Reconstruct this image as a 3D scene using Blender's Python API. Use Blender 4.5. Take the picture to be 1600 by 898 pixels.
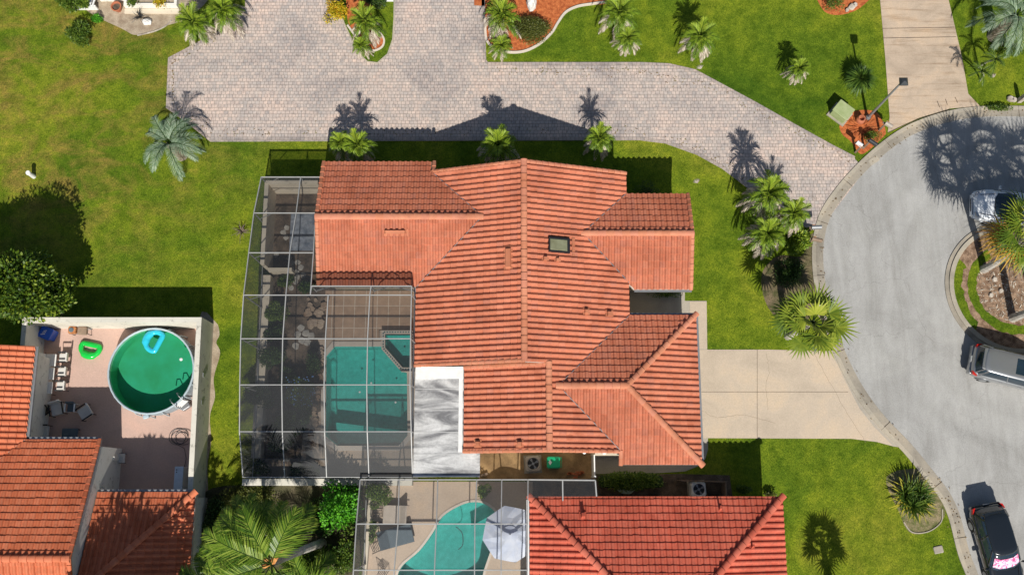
import bpy, bmesh, math, random
import numpy as np
from mathutils import Vector, Matrix
from mathutils.geometry import tessellate_polygon
PI = math.pi; R = math.radians
for o in list(bpy.data.objects): bpy.data.objects.remove(o)
sc = bpy.context.scene
COL = sc.collection

# ------------------------------------------------------------------ camera, sky, sun, exposure
CAM_H = 52.0; TILT = R(11.9); FPX = 1497.0
cd = bpy.data.cameras.new('camera'); cam = bpy.data.objects.new('camera', cd); COL.objects.link(cam)
cam.location = (0, 0, CAM_H); cam.rotation_euler = (TILT, 0, 0)
cd.sensor_width = 36; cd.lens = FPX/1600*36; cd.clip_start = .5; cd.clip_end = 2000
sc.camera = cam
SUN_EL = 45.0; SUN_AZ = 174.0       # degrees, azimuth clockwise from north (+Y)
w = bpy.data.worlds.new('World'); sc.world = w; w.use_nodes = True
wn = w.node_tree; sky = wn.nodes.new('ShaderNodeTexSky'); sky.sky_type = 'NISHITA'; sky.sun_disc = False
sky.sun_elevation = R(SUN_EL); sky.sun_rotation = R(SUN_AZ)
bg = wn.nodes['Background']; bg.inputs['Strength'].default_value = .066
wn.links.new(sky.outputs[0], bg.inputs[0])
sd = bpy.data.lights.new('sun', 'SUN'); sun = bpy.data.objects.new('sun', sd); COL.objects.link(sun)
sd.energy = 5.0; sd.angle = R(.55); sd.color = (1, .955, .88)
_az = R(SUN_AZ); _e = R(SUN_EL)
sdir = Vector((math.sin(_az)*math.cos(_e), math.cos(_az)*math.cos(_e), math.sin(_e)))
sun.rotation_euler = (-sdir).to_track_quat('-Z', 'Y').to_euler(); sun.location = sdir*80
sc.view_settings.view_transform = 'Standard'; sc.view_settings.look = 'None'
sc.view_settings.exposure = 0.08; sc.view_settings.gamma = 1
sc.view_settings.use_curve_mapping = False

# ------------------------------------------------------------------ helpers
def U(px, py, z=0.0):
    """world point at height z seen at photo pixel (1600 wide)"""
    u = px-800; v = 449-py
    d = Vector((u, v*math.cos(TILT)+FPX*math.sin(TILT), v*math.sin(TILT)-FPX*math.cos(TILT)))
    k = (z-CAM_H)/d.z
    return Vector((d.x*k, d.y*k, z))
def UU(pts, z=0.0): return [U(x, y, z) for x, y in pts]
def spline(pts, n=6, closed=False):
    P = [Vector(p) for p in pts]; out = []; N = len(P)
    rng = range(N if closed else N-1)
    for i in rng:
        if closed: a, b, c, d = P[i-1], P[i], P[(i+1) % N], P[(i+2) % N]
        else: a, b, c, d = P[max(i-1, 0)], P[i], P[i+1], P[min(i+2, N-1)]
        for j in range(n):
            t = j/n
            out.append(.5*((2*b)+(c-a)*t+(2*a-5*b+4*c-d)*t*t+(3*b-a-3*c+d)*t**3))
    if not closed: out.append(P[-1].copy())
    return out
ORG = {}
class MB:
    def __init__(s): s.v = []; s.f = []; s.r = []; s.m = []
    def mark(s): s.m.append((len(s.v), len(s.f)))
    def parts(s, name, mat, parent, **k):
        M_ = s.m+[(len(s.v), len(s.f))]
        for (v0, f0), (v1, f1) in zip(M_[:-1], M_[1:]):
            q = MB(); q.v = s.v[v0:v1]; q.f = [tuple(i-v0 for i in f) for f in s.f[f0:f1]]; q.r = s.r[f0:f1]; q.build(name, mat, parent, **k)
    def add(s, vs, fs, r=0.0):
        n = len(s.v); s.v += [tuple(v) for v in vs]; s.f += [tuple(n+i for i in f) for f in fs]; s.r += [r]*len(fs)
    def box(s, c, sz, rz=0.0, top=1.0, tilt=None, r=0.0):
        x, y, z = sz[0]/2, sz[1]/2, sz[2]/2
        vs = [Vector((sx*x*(top if q > 0 else 1), sy*y*(top if q > 0 else 1), q*z)) for q in (-1, 1) for sx, sy in ((-1, -1), (1, -1), (1, 1), (-1, 1))]
        M = Matrix.Rotation(rz, 3, 'Z')
        if tilt: M = M @ Matrix.Rotation(tilt[1], 3, tilt[0])
        s.add([Vector(c)+M @ v for v in vs], [(3, 2, 1, 0), (4, 5, 6, 7), (0, 1, 5, 4), (1, 2, 6, 5), (2, 3, 7, 6), (3, 0, 4, 7)], r)
    def rbox(s, c, sz, rz=0.0, b=.04, r=0.0):
        """box with chamfered vertical and top edges"""
        x, y, z = sz[0]/2, sz[1]/2, sz[2]/2; M = Matrix.Rotation(rz, 3, 'Z'); rings = []
        for (ins, zz) in ((0, -z), (0, z-b), (b*.3, z-b*.3), (b, z)):
            xx, yy = x-ins, y-ins; cc = b
            rings.append([Vector(c)+M @ Vector((a, bb, zz)) for a, bb in ((-xx+cc, -yy), (xx-cc, -yy), (xx, -yy+cc), (xx, yy-cc), (xx-cc, yy), (-xx+cc, yy), (-xx, yy-cc), (-xx, -yy+cc))])
        s.loft(rings, True, True, r)
    def loft(s, rings, cap0=False, cap1=False, r=0.0, closed=True):
        n = len(rings[0]); vs = [p for q in rings for p in q]; fs = []
        for i in range(len(rings)-1):
            for j in range(n if closed else n-1):
                a = i*n+j; b = i*n+(j+1) % n; fs.append((a, b, b+n, a+n))
        if cap0: fs.append(tuple(range(n-1, -1, -1)))
        if cap1: fs.append(tuple((len(rings)-1)*n+i for i in range(n)))
        s.add(vs, fs, r)
    def cyl(s, p0, p1, r0, r1=None, n=10, caps=True, r=0.0):
        s.tube([p0, p1], [r0, r0 if r1 is None else r1], n, caps, r)
    def tube(s, pts, rad, n=8, caps=True, r=0.0):
        pts = [Vector(p) for p in pts]
        if not hasattr(rad, '__len__'): rad = [rad]*len(pts)
        rings = []; up = None
        for i, p in enumerate(pts):
            t = (pts[min(i+1, len(pts)-1)]-pts[max(i-1, 0)]).normalized()
            if up is None: up = Vector((0, 0, 1)) if abs(t.z) < .9 else Vector((1, 0, 0))
            a = t.cross(up).normalized(); b = a.cross(t).normalized(); up = b
            rings.append([p+(a*math.cos(k*2*PI/n)+b*math.sin(k*2*PI/n))*rad[i] for k in range(n)])
        s.loft(rings, caps, caps, r)
    def sphere(s, c, rad, n=10, m=7, r=0.0, jit=0, rng=None):
        if not hasattr(rad, '__len__'): rad = (rad,)*3
        rings = []
        for i in range(m+1):
            th = -PI/2+PI*i/m; th = max(-PI/2+.05, min(PI/2-.05, th))
            q = [Vector(c)+Vector((rad[0]*math.cos(th)*math.cos(2*PI*k/n), rad[1]*math.cos(th)*math.sin(2*PI*k/n), rad[2]*math.sin(th)))*(1+(rng.uniform(-jit, jit) if jit else 0)) for k in range(n)]
            rings.append(q)
        s.loft(rings, True, True, r)
    def sheet(s, pts, z=None, holes=(), r=0.0):
        loops = [[Vector(p) if z is None else Vector((p[0], p[1], z)) for p in L] for L in [pts]+list(holes)]
        fl = [p for L in loops for p in L]; tr = tessellate_polygon(loops)
        out = []
        for t in tr:
            a, b, c = [fl[i] for i in t]
            nz = (b.x-a.x)*(c.y-a.y)-(b.y-a.y)*(c.x-a.x)
            out.append(tuple(t) if nz > 0 else tuple(reversed(t)))
        s.add(fl, out, r)
    def prism(s, pts, z0, z1, holes=(), r=0.0):
        s.sheet(pts, z1, holes, r)
        for L in [pts]+list(holes):
            n = len(L); vs = [(p[0], p[1], z0) for p in L]+[(p[0], p[1], z1) for p in L]
            s.add(vs, [(i, (i+1) % n, (i+1) % n+n, i+n) for i in range(n)], r)
    def strip(s, line, w, z0, z1, r=0.0, off=0.0):
        """raised band following a plan polyline (kerb, edging): real height, flat top"""
        L = [Vector((p[0], p[1], 0)) for p in line]; a = []; b = []
        for i, p in enumerate(L):
            t = (L[min(i+1, len(L)-1)]-L[max(i-1, 0)]).normalized(); nn = Vector((-t.y, t.x, 0))
            a.append(p+nn*(off+w/2)); b.append(p+nn*(off-w/2))
        rings = [[Vector((p.x, p.y, z0)), Vector((p.x, p.y, z1)), Vector((q.x, q.y, z1)), Vector((q.x, q.y, z0))] for p, q in zip(a, b)]
        s.loft(rings, True, True, r)
    def build(s, name, mat, parent=None, smooth=False, sub=0, orient=True):
        me = bpy.data.meshes.new(name)
        o3 = ORG.get(parent, Vector((0, 0, 0))) if parent is not None else Vector((0, 0, 0))
        me.from_pydata([(v[0]-o3.x, v[1]-o3.y, v[2]-o3.z) for v in s.v], [], s.f)
        me.materials.append(mat)
        at = me.attributes.new('rnd', 'FLOAT', 'FACE')
        at.data.foreach_set('value', s.r)
        if orient:
            bm = bmesh.new(); bm.from_mesh(me)
            bmesh.ops.recalc_face_normals(bm, faces=bm.faces); bm.to_mesh(me); bm.free()
        if smooth: me.polygons.foreach_set('use_smooth', [True]*len(me.polygons))
        me.update()
        ob = bpy.data.objects.new(name, me); COL.objects.link(ob)
        if parent is not None: ob.parent = parent
        ORG[ob] = o3
        if sub:
            m = ob.modifiers.new('sub', 'SUBSURF'); m.levels = sub; m.render_levels = sub
        return ob
def tag(o, label=None, cat=None, group=None, kind=None):
    if label: o['label'] = label
    if cat: o['category'] = cat
    if group: o['group'] = group
    if kind: o['kind'] = kind
    return o
def thing(name, label, cat, loc, group=None):
    o = bpy.data.objects.new(name, None); COL.objects.link(o); o.location = loc; o.empty_display_size = .3
    ORG[o] = Vector(loc); return tag(o, label, cat, group)
def single(mb, name, mat, label, cat, group=None, **k): return tag(mb.build(name, mat, **k), label, cat, group)
def struct(mb, name, mat, **k): return tag(mb.build(name, mat, **k), kind='structure')
def clone(o, parent=None):
    c = o.copy(); COL.objects.link(c)
    if parent is not None: c.parent = parent
    for ch in list(o.children): clone(ch, c)
    return c
def place(proto, used, loc, rz, s, label, group=None):
    """first use moves the prototype, later uses copy it"""
    o = clone(proto) if used.get(proto.name) else proto
    used[proto.name] = 1
    o.location = loc; o.rotation_euler = (0, 0, rz); o.scale = (s, s, s) if not hasattr(s, '__len__') else s
    o['label'] = label
    if group: o['group'] = group
    elif 'group' in o: del o['group']
    return o
USED = {}

# ------------------------------------------------------------------ materials
def nmat(name):
    m = bpy.data.materials.new(name); m.use_nodes = True
    return m, m.node_tree.nodes, m.node_tree.links, m.node_tree.nodes['Principled BSDF']
def c4(c): return (c[0], c[1], c[2], 1)
def coordP(N, L, scale=None, obj=False):
    if obj:
        g = N.new('ShaderNodeTexCoord').outputs['Object']
    else: g = N.new('ShaderNodeNewGeometry').outputs['Position']
    if scale is None: return g
    mp = N.new('ShaderNodeMapping'); mp.inputs['Scale'].default_value = scale; L.new(g, mp.inputs[0]); return mp.outputs[0]
def noise(N, L, vec, scale, detail=4, rough=.55, dist=0):
    n = N.new('ShaderNodeTexNoise'); n.inputs['Scale'].default_value = scale; n.inputs['Detail'].default_value = detail
    n.inputs['Roughness'].default_value = rough; n.inputs['Distortion'].default_value = dist
    L.new(vec, n.inputs['Vector']); return n.outputs['Fac']
def ramp(N, L, fac, stops):
    r = N.new('ShaderNodeValToRGB'); L.new(fac, r.inputs[0]); e = r.color_ramp.elements
    e[0].position, e[0].color = stops[0][0], c4(stops[0][1]); e[1].position, e[1].color = stops[-1][0], c4(stops[-1][1])
    for p, c in stops[1:-1]:
        q = e.new(p); q.color = c4(c)
    return r.outputs[0]
def mix(N, L, fac, a, b, mode='MIX'):
    m = N.new('ShaderNodeMix'); m.data_type = 'RGBA'; m.blend_type = mode
    for inp, val in ((m.inputs[0], fac), (m.inputs[6], a), (m.inputs[7], b)):
        if hasattr(val, 'is_linked') or hasattr(val, 'links'): L.new(val, inp)
        elif isinstance(val, (int, float)): inp.default_value = val
        else: inp.default_value = c4(val)
    return m.outputs[2]
def bump(N, L, B, h, strength=.3, dist=.02):
    b = N.new('ShaderNodeBump'); b.inputs['Strength'].default_value = strength; b.inputs['Distance'].default_value = dist
    L.new(h, b.inputs['Height']); L.new(b.outputs[0], B.inputs['Normal'])
def M_noise(name, c1, c2, scale=3, rough=.8, detail=5, fine=None, bmp=0, metal=0, obj=False, lo=.35, hi=.65, spec=.3, mid=None):
    m, N, L, B = nmat(name); v = coordP(N, L, obj=obj)
    st = [(lo, c1), (hi, c2)] if mid is None else [(lo, c1), ((lo+hi)/2, mid), (hi, c2)]
    col = ramp(N, L, noise(N, L, v, scale, detail), st)
    if fine:
        f = ramp(N, L, noise(N, L, v, fine[0], 3), [(.3, (1-fine[1],)*3), (.7, (1+fine[1]*.6,)*3)])
        col = mix(N, L, 1.0, col, f, 'MULTIPLY')
    L.new(col, B.inputs['Base Color']); B.inputs['Roughness'].default_value = rough; B.inputs['Metallic'].default_value = metal
    B.inputs['Specular IOR Level'].default_value = spec
    if bmp: bump(N, L, B, noise(N, L, v, fine[0] if fine else scale*6, 4), bmp)
    return m
def M_plain(name, c, rough=.6, metal=0, spec=.4, coat=0, var=.08):
    m, N, L, B = nmat(name); v = coordP(N, L, obj=True)
    f = ramp(N, L, noise(N, L, v, 4, 4), [(.3, tuple(x*(1-var) for x in c)), (.7, tuple(min(1, x*(1+var)) for x in c))])
    L.new(f, B.inputs['Base Color']); B.inputs['Roughness'].default_value = rough; B.inputs['Metallic'].default_value = metal
    B.inputs['Specular IOR Level'].default_value = spec; B.inputs['Coat Weight'].default_value = coat; B.inputs['Coat Roughness'].default_value = .06
    return m
def M_leaf(name, cols, rough=.5, trans=.25):
    """leaf colour varies per leaf through the face attribute"""
    m, N, L, B = nmat(name); a = N.new('ShaderNodeAttribute'); a.attribute_name = 'rnd'
    n = len(cols); col = ramp(N, L, a.outputs['Fac'], [(i/(n-1), c) for i, c in enumerate(cols)])
    L.new(col, B.inputs['Base Color']); B.inputs['Roughness'].default_value = rough; B.inputs['Specular IOR Level'].default_value = .35
    t = N.new('ShaderNodeBsdfTranslucent'); L.new(col, t.inputs[0]); mx = N.new('ShaderNodeMixShader'); mx.inputs[0].default_value = trans
    L.new(B.outputs[0], mx.inputs[1]); L.new(t.outputs[0], mx.inputs[2]); L.new(mx.outputs[0], N['Material Output'].inputs[0]); return m

def grass_mat():
    m, N, L, B = nmat('grass'); v = coordP(N, L)
    big = noise(N, L, v, .16, 5, .6, .6)
    base = ramp(N, L, big, [(.30, (.065, .132, .008)), (.44, (.115, .185, .011)), (.56, (.170, .232, .014)), (.70, (.235, .260, .024))])
    # dry strawy west lawn
    sx = N.new('ShaderNodeSeparateXYZ'); L.new(v, sx.inputs[0])
    mr = N.new('ShaderNodeMapRange'); L.new(sx.outputs[0], mr.inputs[0]); mr.inputs[1].default_value = -12; mr.inputs[2].default_value = -24
    my = N.new('ShaderNodeMapRange'); L.new(sx.outputs[1], my.inputs[0]); my.inputs[1].default_value = 9; my.inputs[2].default_value = 17
    dn = N.new('ShaderNodeMath'); dn.operation = 'MULTIPLY'; L.new(mr.outputs[0], dn.inputs[0]); L.new(my.outputs[0], dn.inputs[1])
    d0 = noise(N, L, coordP(N, L, (1, 1.6, 1)), .42, 6, .65, .7)
    d1 = N.new('ShaderNodeMapRange'); L.new(d0, d1.inputs[0]); d1.inputs[1].default_value = .44; d1.inputs[2].default_value = .64
    d2 = N.new('ShaderNodeMath'); d2.operation = 'MULTIPLY'; L.new(dn.outputs[0], d2.inputs[0]); L.new(d1.outputs[0], d2.inputs[1])
    dm = N.new('ShaderNodeMath'); dm.operation = 'MULTIPLY'; L.new(d2.outputs[0], dm.inputs[0]); dm.inputs[1].default_value = .85
    base = mix(N, L, dm.outputs[0], base, (.27, .20, .045))
    pb = noise(N, L, v, 1.3, 5, .65); pm = ramp(N, L, pb, [(.36, (.68, .74, .62)), (.5, (.98, .98, .98)), (.66, (1.30, 1.20, 1.15))])
    base = mix(N, L, 1.0, base, pm, 'MULTIPLY')
    f5 = noise(N, L, v, 4.2, 4, .7, .4); f5m = ramp(N, L, f5, [(.32, (.76, .82, .75)), (.5, (1, 1, 1)), (.68, (1.22, 1.14, 1.2))]); base = mix(N, L, 1.0, base, f5m, 'MULTIPLY')
    fn = noise(N, L, coordP(N, L, (1, .6, 1)), 17, 4, .85, .5); fm = ramp(N, L, fn, [(.32, (.34, .44, .40)), (.5, (1, 1, 1)), (.68, (1.75, 1.55, 1.7))])
    base = mix(N, L, 1.0, base, fm, 'MULTIPLY')
    wp = N.new('ShaderNodeTexVoronoi'); wp.inputs['Scale'].default_value = .9; L.new(v, wp.inputs['Vector'])
    wm = ramp(N, L, wp.outputs['Distance'], [(.0, (1, 1, 1)), (.07, (0, 0, 0))])
    wf = N.new('ShaderNodeMath'); wf.operation = 'MULTIPLY'; L.new(wm, wf.inputs[0]); wf.inputs[1].default_value = .35
    base = mix(N, L, wf.outputs[0], base, (.26, .21, .08))
    L.new(base, B.inputs['Base Color']); B.inputs['Roughness'].default_value = .9; B.inputs['Specular IOR Level'].default_value = .1
    bump(N, L, B, fn, .9, .09); return m
G_GRASS = grass_mat()
def paver_mat(name='pavers', bord=False):
    m, N, L, B = nmat(name); v = coordP(N, L)
    rot = N.new('ShaderNodeMapping'); L.new(v, rot.inputs[0]); rot.inputs['Rotation'].default_value = (0, 0, R(0))
    wob = N.new('ShaderNodeTexNoise'); wob.inputs['Scale'].default_value = 1.2; L.new(v, wob.inputs['Vector'])
    vm = N.new('ShaderNodeVectorMath'); vm.operation = 'MULTIPLY_ADD'; L.new(wob.outputs['Color'], vm.inputs[0]); vm.inputs[1].default_value = (.07,)*3; L.new(rot.outputs[0], vm.inputs[2])
    b = N.new('ShaderNodeTexBrick'); L.new(vm.outputs[0], b.inputs['Vector']); b.inputs['Scale'].default_value = 1
    b.inputs['Brick Width'].default_value = .235; b.inputs['Row Height'].default_value = .200; b.inputs['Mortar Size'].default_value = .013; b.inputs['Mortar Smooth'].default_value = .25
    b.offset = .5; b.squash = .78; b.squash_frequency = 3; b.inputs['Bias'].default_value = 0
    k = .8 if bord else 1
    b.inputs['Color1'].default_value = (.575*k, .485*k, .425*k, 1); b.inputs['Color2'].default_value = (.45*k, .41*k, .38*k, 1); b.inputs['Mortar'].default_value = (.23, .20, .175, 1)
    col = b.outputs['Color']
    n1 = ramp(N, L, noise(N, L, v, .30, 5, .6, .5), [(.33, (.76, .76, .78)), (.5, (.98, .97, .96)), (.68, (1.16, 1.06, 1.0))])
    col = mix(N, L, 1.0, col, n1, 'MULTIPLY')
    n2 = ramp(N, L, noise(N, L, v, 3.5, 5, .7), [(.3, (.72, .72, .75)), (.7, (1.22, 1.2, 1.18))])
    col = mix(N, L, 1.0, col, n2, 'MULTIPLY')
    st = ramp(N, L, noise(N, L, v, 1.1, 6, .7, 1.0), [(.60, (1, 1, 1)), (.78, (.62, .60, .58))])
    col = mix(N, L, 1.0, col, st, 'MULTIPLY')
    L.new(col, B.inputs['Base Color']); B.inputs['Roughness'].default_value = .85; B.inputs['Specular IOR Level'].default_value = .2
    bump(N, L, B, b.outputs['Fac'], -.5, .015); return m
G_PAVER = paver_mat(); G_BORDER = paver_mat('paver_edge', True)
def concrete_mat(name, c, stain=.25, warm=(1.05, 1.0, .93), rows=False, sc_=1.0, streak=False):
    m, N, L, B = nmat(name); v = coordP(N, L)
    col = ramp(N, L, noise(N, L, v, .5*sc_, 6, .65, .4), [(.3, tuple(x*(1-stain) for x in c)), (.5, c), (.7, tuple(min(.9, x*(1+stain*.6)*y) for x, y in zip(c, warm)))])
    f = ramp(N, L, noise(N, L, v, 14, 5, .8), [(.3, (.86,)*3), (.7, (1.12,)*3)]); col = mix(N, L, 1.0, col, f, 'MULTIPLY')
    if streak:
        s = ramp(N, L, noise(N, L, coordP(N, L, (.25, 3.2, 1)), 1.0, 6, .75, .4), [(.50, (1, 1, 1)), (.72, (.60, .52, .44))]); col = mix(N, L, 1.0, col, s, 'MULTIPLY')
    s2 = ramp(N, L, noise(N, L, v, 2.3, 6, .75, 1.2), [(.62, (1, 1, 1)), (.8, (.68, .63, .56))]); col = mix(N, L, .8, col, s2, 'MULTIPLY')
    L.new(col, B.inputs['Base Color']); B.inputs['Roughness'].default_value = .85; B.inputs['Specular IOR Level'].default_value = .2
    bump(N, L, B, f, .15, .01); return m
def asphalt():
    m, N, L, B = nmat('street_surface'); v = coordP(N, L)
    col = ramp(N, L, noise(N, L, v, .35, 6, .7, .8), [(.3, (.31, .305, .29)), (.5, (.365, .36, .345)), (.7, (.41, .405, .385))])
    w_ = ramp(N, L, noise(N, L, coordP(N, L, (1.3, .22, 1)), 1.1, 6, .7, .6), [(.42, (1.04, 1.04, 1.04)), (.62, (.90, .895, .885)), (.75, (.80, .79, .77))]); col = mix(N, L, 1.0, col, w_, 'MULTIPLY')
    f = ramp(N, L, noise(N, L, v, 20, 6, .85), [(.3, (.70, .70, .70)), (.5, (1, 1, 1)), (.7, (1.22, 1.22, 1.22))]); col = mix(N, L, 1.0, col, f, 'MULTIPLY')
    s2 = ramp(N, L, noise(N, L, v, 1.7, 7, .75, 1.5), [(.64, (1, 1, 1)), (.76, (.62, .60, .57))]); col = mix(N, L, .8, col, s2, 'MULTIPLY')
    vo = N.new('ShaderNodeTexVoronoi'); vo.feature = 'DISTANCE_TO_EDGE'; vo.inputs['Scale'].default_value = .16
    wv = N.new('ShaderNodeTexNoise'); wv.inputs['Scale'].default_value = .9; wv.inputs['Detail'].default_value = 5; L.new(v, wv.inputs['Vector'])
    ad = N.new('ShaderNodeVectorMath'); ad.operation = 'MULTIPLY_ADD'; L.new(wv.outputs['Color'], ad.inputs[0]); ad.inputs[1].default_value = (1.6,)*3; L.new(v, ad.inputs[2]); L.new(ad.outputs[0], vo.inputs['Vector'])
    cr_ = ramp(N, L, vo.outputs['Distance'], [(.0, (.62, .61, .60)), (.0035, (1, 1, 1))]); col = mix(N, L, .55, col, cr_, 'MULTIPLY')
    cx = N.new('ShaderNodeVectorMath'); cx.operation = 'DISTANCE'; L.new(v, cx.inputs[0]); cx.inputs[1].default_value = (28.4, 10.6, 0)
    dw = N.new('ShaderNodeMath'); dw.operation = 'MULTIPLY_ADD'; L.new(noise(N, L, v, .25, 3), dw.inputs[0]); dw.inputs[1].default_value = 1.6; L.new(cx.outputs['Value'], dw.inputs[2])
    dv_ = N.new('ShaderNodeMath'); dv_.operation = 'DIVIDE'; L.new(dw.outputs[0], dv_.inputs[0]); dv_.inputs[1].default_value = 14
    tr_ = ramp(N, L, dv_.outputs[0], [(.50, (1, 1, 1)), (.545, (.93, .93, .925)), (.575, (1, 1, 1)), (.64, (1, 1, 1)), (.675, (.91, .91, .905)), (.71, (1, 1, 1))]); col = mix(N, L, .9, col, tr_, 'MULTIPLY')
    L.new(col, B.inputs['Base Color']); B.inputs['Roughness'].default_value = .9; B.inputs['Specular IOR Level'].default_value = .15
    bump(N, L, B, f, .25, .01); return m
G_CONC = concrete_mat('driveway_concrete', (.52, .43, .33), .14)
G_CONC2 = concrete_mat('old_driveway_concrete', (.50, .395, .295), .24, streak=True)
G_KERB = concrete_mat('kerb_concrete', (.40, .36, .29), .30)
G_GUTTER = concrete_mat('gutter_concrete', (.33, .295, .24), .38)
G_WALK = concrete_mat('walk_concrete', (.40, .36, .30), .2)
G_ASPH = asphalt()
G_SLAB = concrete_mat('yard_slab', (.34, .22, .11), .5, (1.4, 1.4, 1.35), sc_=1.6)
G_DECK = concrete_mat('pool_deck', (.50, .40, .31), .10)
G_PATIO = concrete_mat('patio_floor', (.54, .375, .31), .10, (1.05, 1.0, .97))
def tile_floor():
    m, N, L, B = nmat('lanai_tiles'); v = coordP(N, L)
    b = N.new('ShaderNodeTexBrick'); L.new(v, b.inputs['Vector']); b.offset = 0; b.inputs['Scale'].default_value = 1
    b.inputs['Brick Width'].default_value = .62; b.inputs['Row Height'].default_value = .62; b.inputs['Mortar Size'].default_value = .02
    b.inputs['Color1'].default_value = (.40, .27, .18, 1); b.inputs['Color2'].default_value = (.46, .32, .22, 1); b.inputs['Mortar'].default_value = (.62, .52, .42, 1)
    f = ramp(N, L, noise(N, L, v, 3, 4), [(.3, (.85,)*3), (.7, (1.1,)*3)]); col = mix(N, L, 1.0, b.outputs['Color'], f, 'MULTIPLY')
    L.new(col, B.inputs['Base Color']); B.inputs['Roughness'].default_value = .5; return m
G_TILES = tile_floor()
G_MULCH_R = M_noise('red_mulch', (.36, .085, .025), (.62, .19, .06), 5, .95, 6, fine=(34, .5), bmp=.8)
G_MULCH_B = M_noise('brown_mulch', (.15, .09, .055), (.40, .27, .18), 3.5, .95, 6, fine=(26, .6), bmp=.9)
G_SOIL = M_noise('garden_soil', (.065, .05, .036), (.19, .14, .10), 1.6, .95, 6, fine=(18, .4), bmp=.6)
G_DIRT = M_noise('sandy_dirt', (.30, .23, .16), (.46, .38, .28), 2.2, .95, 6, fine=(22, .3), bmp=.4)
def wall_mat(name, c, dirt=(.30, .27, .22)):
    m, N, L, B = nmat(name); v = coordP(N, L)
    d = ramp(N, L, noise(N, L, v, 2.6, 7, .75, .4), [(.56, (0, 0, 0)), (.70, (1, 1, 1))])
    col = mix(N, L, d, c, dirt)
    f = ramp(N, L, noise(N, L, v, .8, 5, .6), [(.3, (.88, .88, .86)), (.7, (1.04, 1.04, 1.03))]); col = mix(N, L, 1.0, col, f, 'MULTIPLY')
    L.new(col, B.inputs['Base Color']); B.inputs['Roughness'].default_value = .85; bump(N, L, B, noise(N, L, v, 30, 4), .2, .01); return m
W_WHITE = wall_mat('white_stucco', (.76, .73, .66)); W_CREAM = wall_mat('cream_stucco', (.66, .58, .46))
W_DIRTY = wall_mat('stained_stucco', (.66, .63, .55), (.22, .21, .18))
W_FASCIA = M_noise('fascia_paint', (.50, .42, .36), (.66, .58, .50), 3, .7)
def roof_mat(name, cols, dirt, grime=.5):
    m, N, L, B = nmat(name); v = coordP(N, L); a = N.new('ShaderNodeAttribute'); a.attribute_name = 'rnd'
    col = ramp(N, L, a.outputs['Fac'], [(i/(len(cols)-1), c) for i, c in enumerate(cols)])
    big = ramp(N, L, noise(N, L, v, .45, 5, .6, .4), [(.35, (.84, .80, .78)), (.5, (1, 1, 1)), (.68, (1.10, 1.10, 1.10))]); col = mix(N, L, 1.0, col, big, 'MULTIPLY')
    md = ramp(N, L, noise(N, L, v, 1.7, 6, .75, 1.0), [(.36, (.88, .85, .83)), (.5, (1, 1, 1)), (.66, (1.06, 1.07, 1.08))]); col = mix(N, L, 1.0, col, md, 'MULTIPLY')
    g = ramp(N, L, noise(N, L, v, 6.5, 7, .85, .8), [(.50, (0, 0, 0)), (.76, (1, 1, 1))]); gm = N.new('ShaderNodeMath'); gm.operation = 'MULTIPLY'; L.new(g, gm.inputs[0]); gm.inputs[1].default_value = grime
    col = mix(N, L, gm.outputs[0], col, dirt)
    L.new(col, B.inputs['Base Color']); B.inputs['Roughness'].default_value = .72; B.inputs['Specular IOR Level'].default_value = .25
    bump(N, L, B, noise(N, L, v, 24, 4), .25, .01); return m
RT_MAIN = roof_mat('terracotta_tiles', [(.47, .150, .080), (.50, .168, .092), (.53, .188, .108), (.50, .160, .086), (.46, .168, .105)], (.15, .075, .055), .62)
RT_SOUTH = roof_mat('red_tiles', [(.53, .108, .062), (.56, .125, .074), (.59, .142, .086), (.55, .115, .066)], (.15, .065, .05), .85)
RT_WEST = roof_mat('orange_tiles', [(.54, .145, .062), (.57, .165, .076), (.60, .185, .09), (.55, .15, .066)], (.17, .08, .055), .62)
RC_MAIN = roof_mat('ridge_mortar', [(.52, .19, .10), (.57, .23, .13), (.54, .21, .13)], (.30, .16, .11), .6)
RC_SOUTH = roof_mat('ridge_mortar_red', [(.52, .11, .065), (.60, .16, .10)], (.22, .08, .06))
RC_WEST = roof_mat('ridge_mortar_orange', [(.58, .16, .07), (.64, .21, .11)], (.26, .10, .07))
def flat_mat():
    m, N, L, B = nmat('white_roof_coating'); v = coordP(N, L)
    d = noise(N, L, coordP(N, L, (.45, 1.5, 1)), .9, 7, .62, .7)
    col = ramp(N, L, d, [(.38, (.17, .17, .175)), (.48, (.34, .34, .34)), (.56, (.54, .54, .53)), (.68, (.70, .70, .69))])
    d2 = ramp(N, L, noise(N, L, v, 7, 7, .8), [(.35, (.78, .78, .78)), (.55, (1, 1, 1))]); col = mix(N, L, 1.0, col, d2, 'MULTIPLY')
    L.new(col, B.inputs['Base Color']); B.inputs['Roughness'].default_value = .7; return m
RT_FLAT = flat_mat()
M_WHITEP = M_plain('white_paint', (.78, .78, .76), .45)
M_ALU = M_plain('white_aluminium', (.37, .37, .36), .4, .0)
M_GREY = M_plain('grey_metal', (.30, .31, .32), .45, .5); M_DGREY = M_plain('dark_grey_metal', (.06, .065, .07), .4, .5)
M_BLACK = M_plain('black_plastic', (.018, .018, .02), .45); M_RUBBER = M_plain('rubber', (.02, .02, .02), .8)
M_TERRA = M_plain('terracotta', (.42, .14, .07), .75, var=.2); M_WOOD = M_plain('weathered_wood', (.24, .17, .12), .8, var=.2)
M_STONE = M_noise('stone', (.30, .25, .20), (.60, .54, .46), 2.5, .85, fine=(12, .2)); M_WSTONE = M_noise('white_stone', (.6, .58, .54), (.78, .76, .72), 4, .8)
M_BLUE = M_plain('blue_plastic', (.01, .09, .52), .35); M_GREENP = M_plain('green_plastic', (.01, .36, .16), .35)
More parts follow.
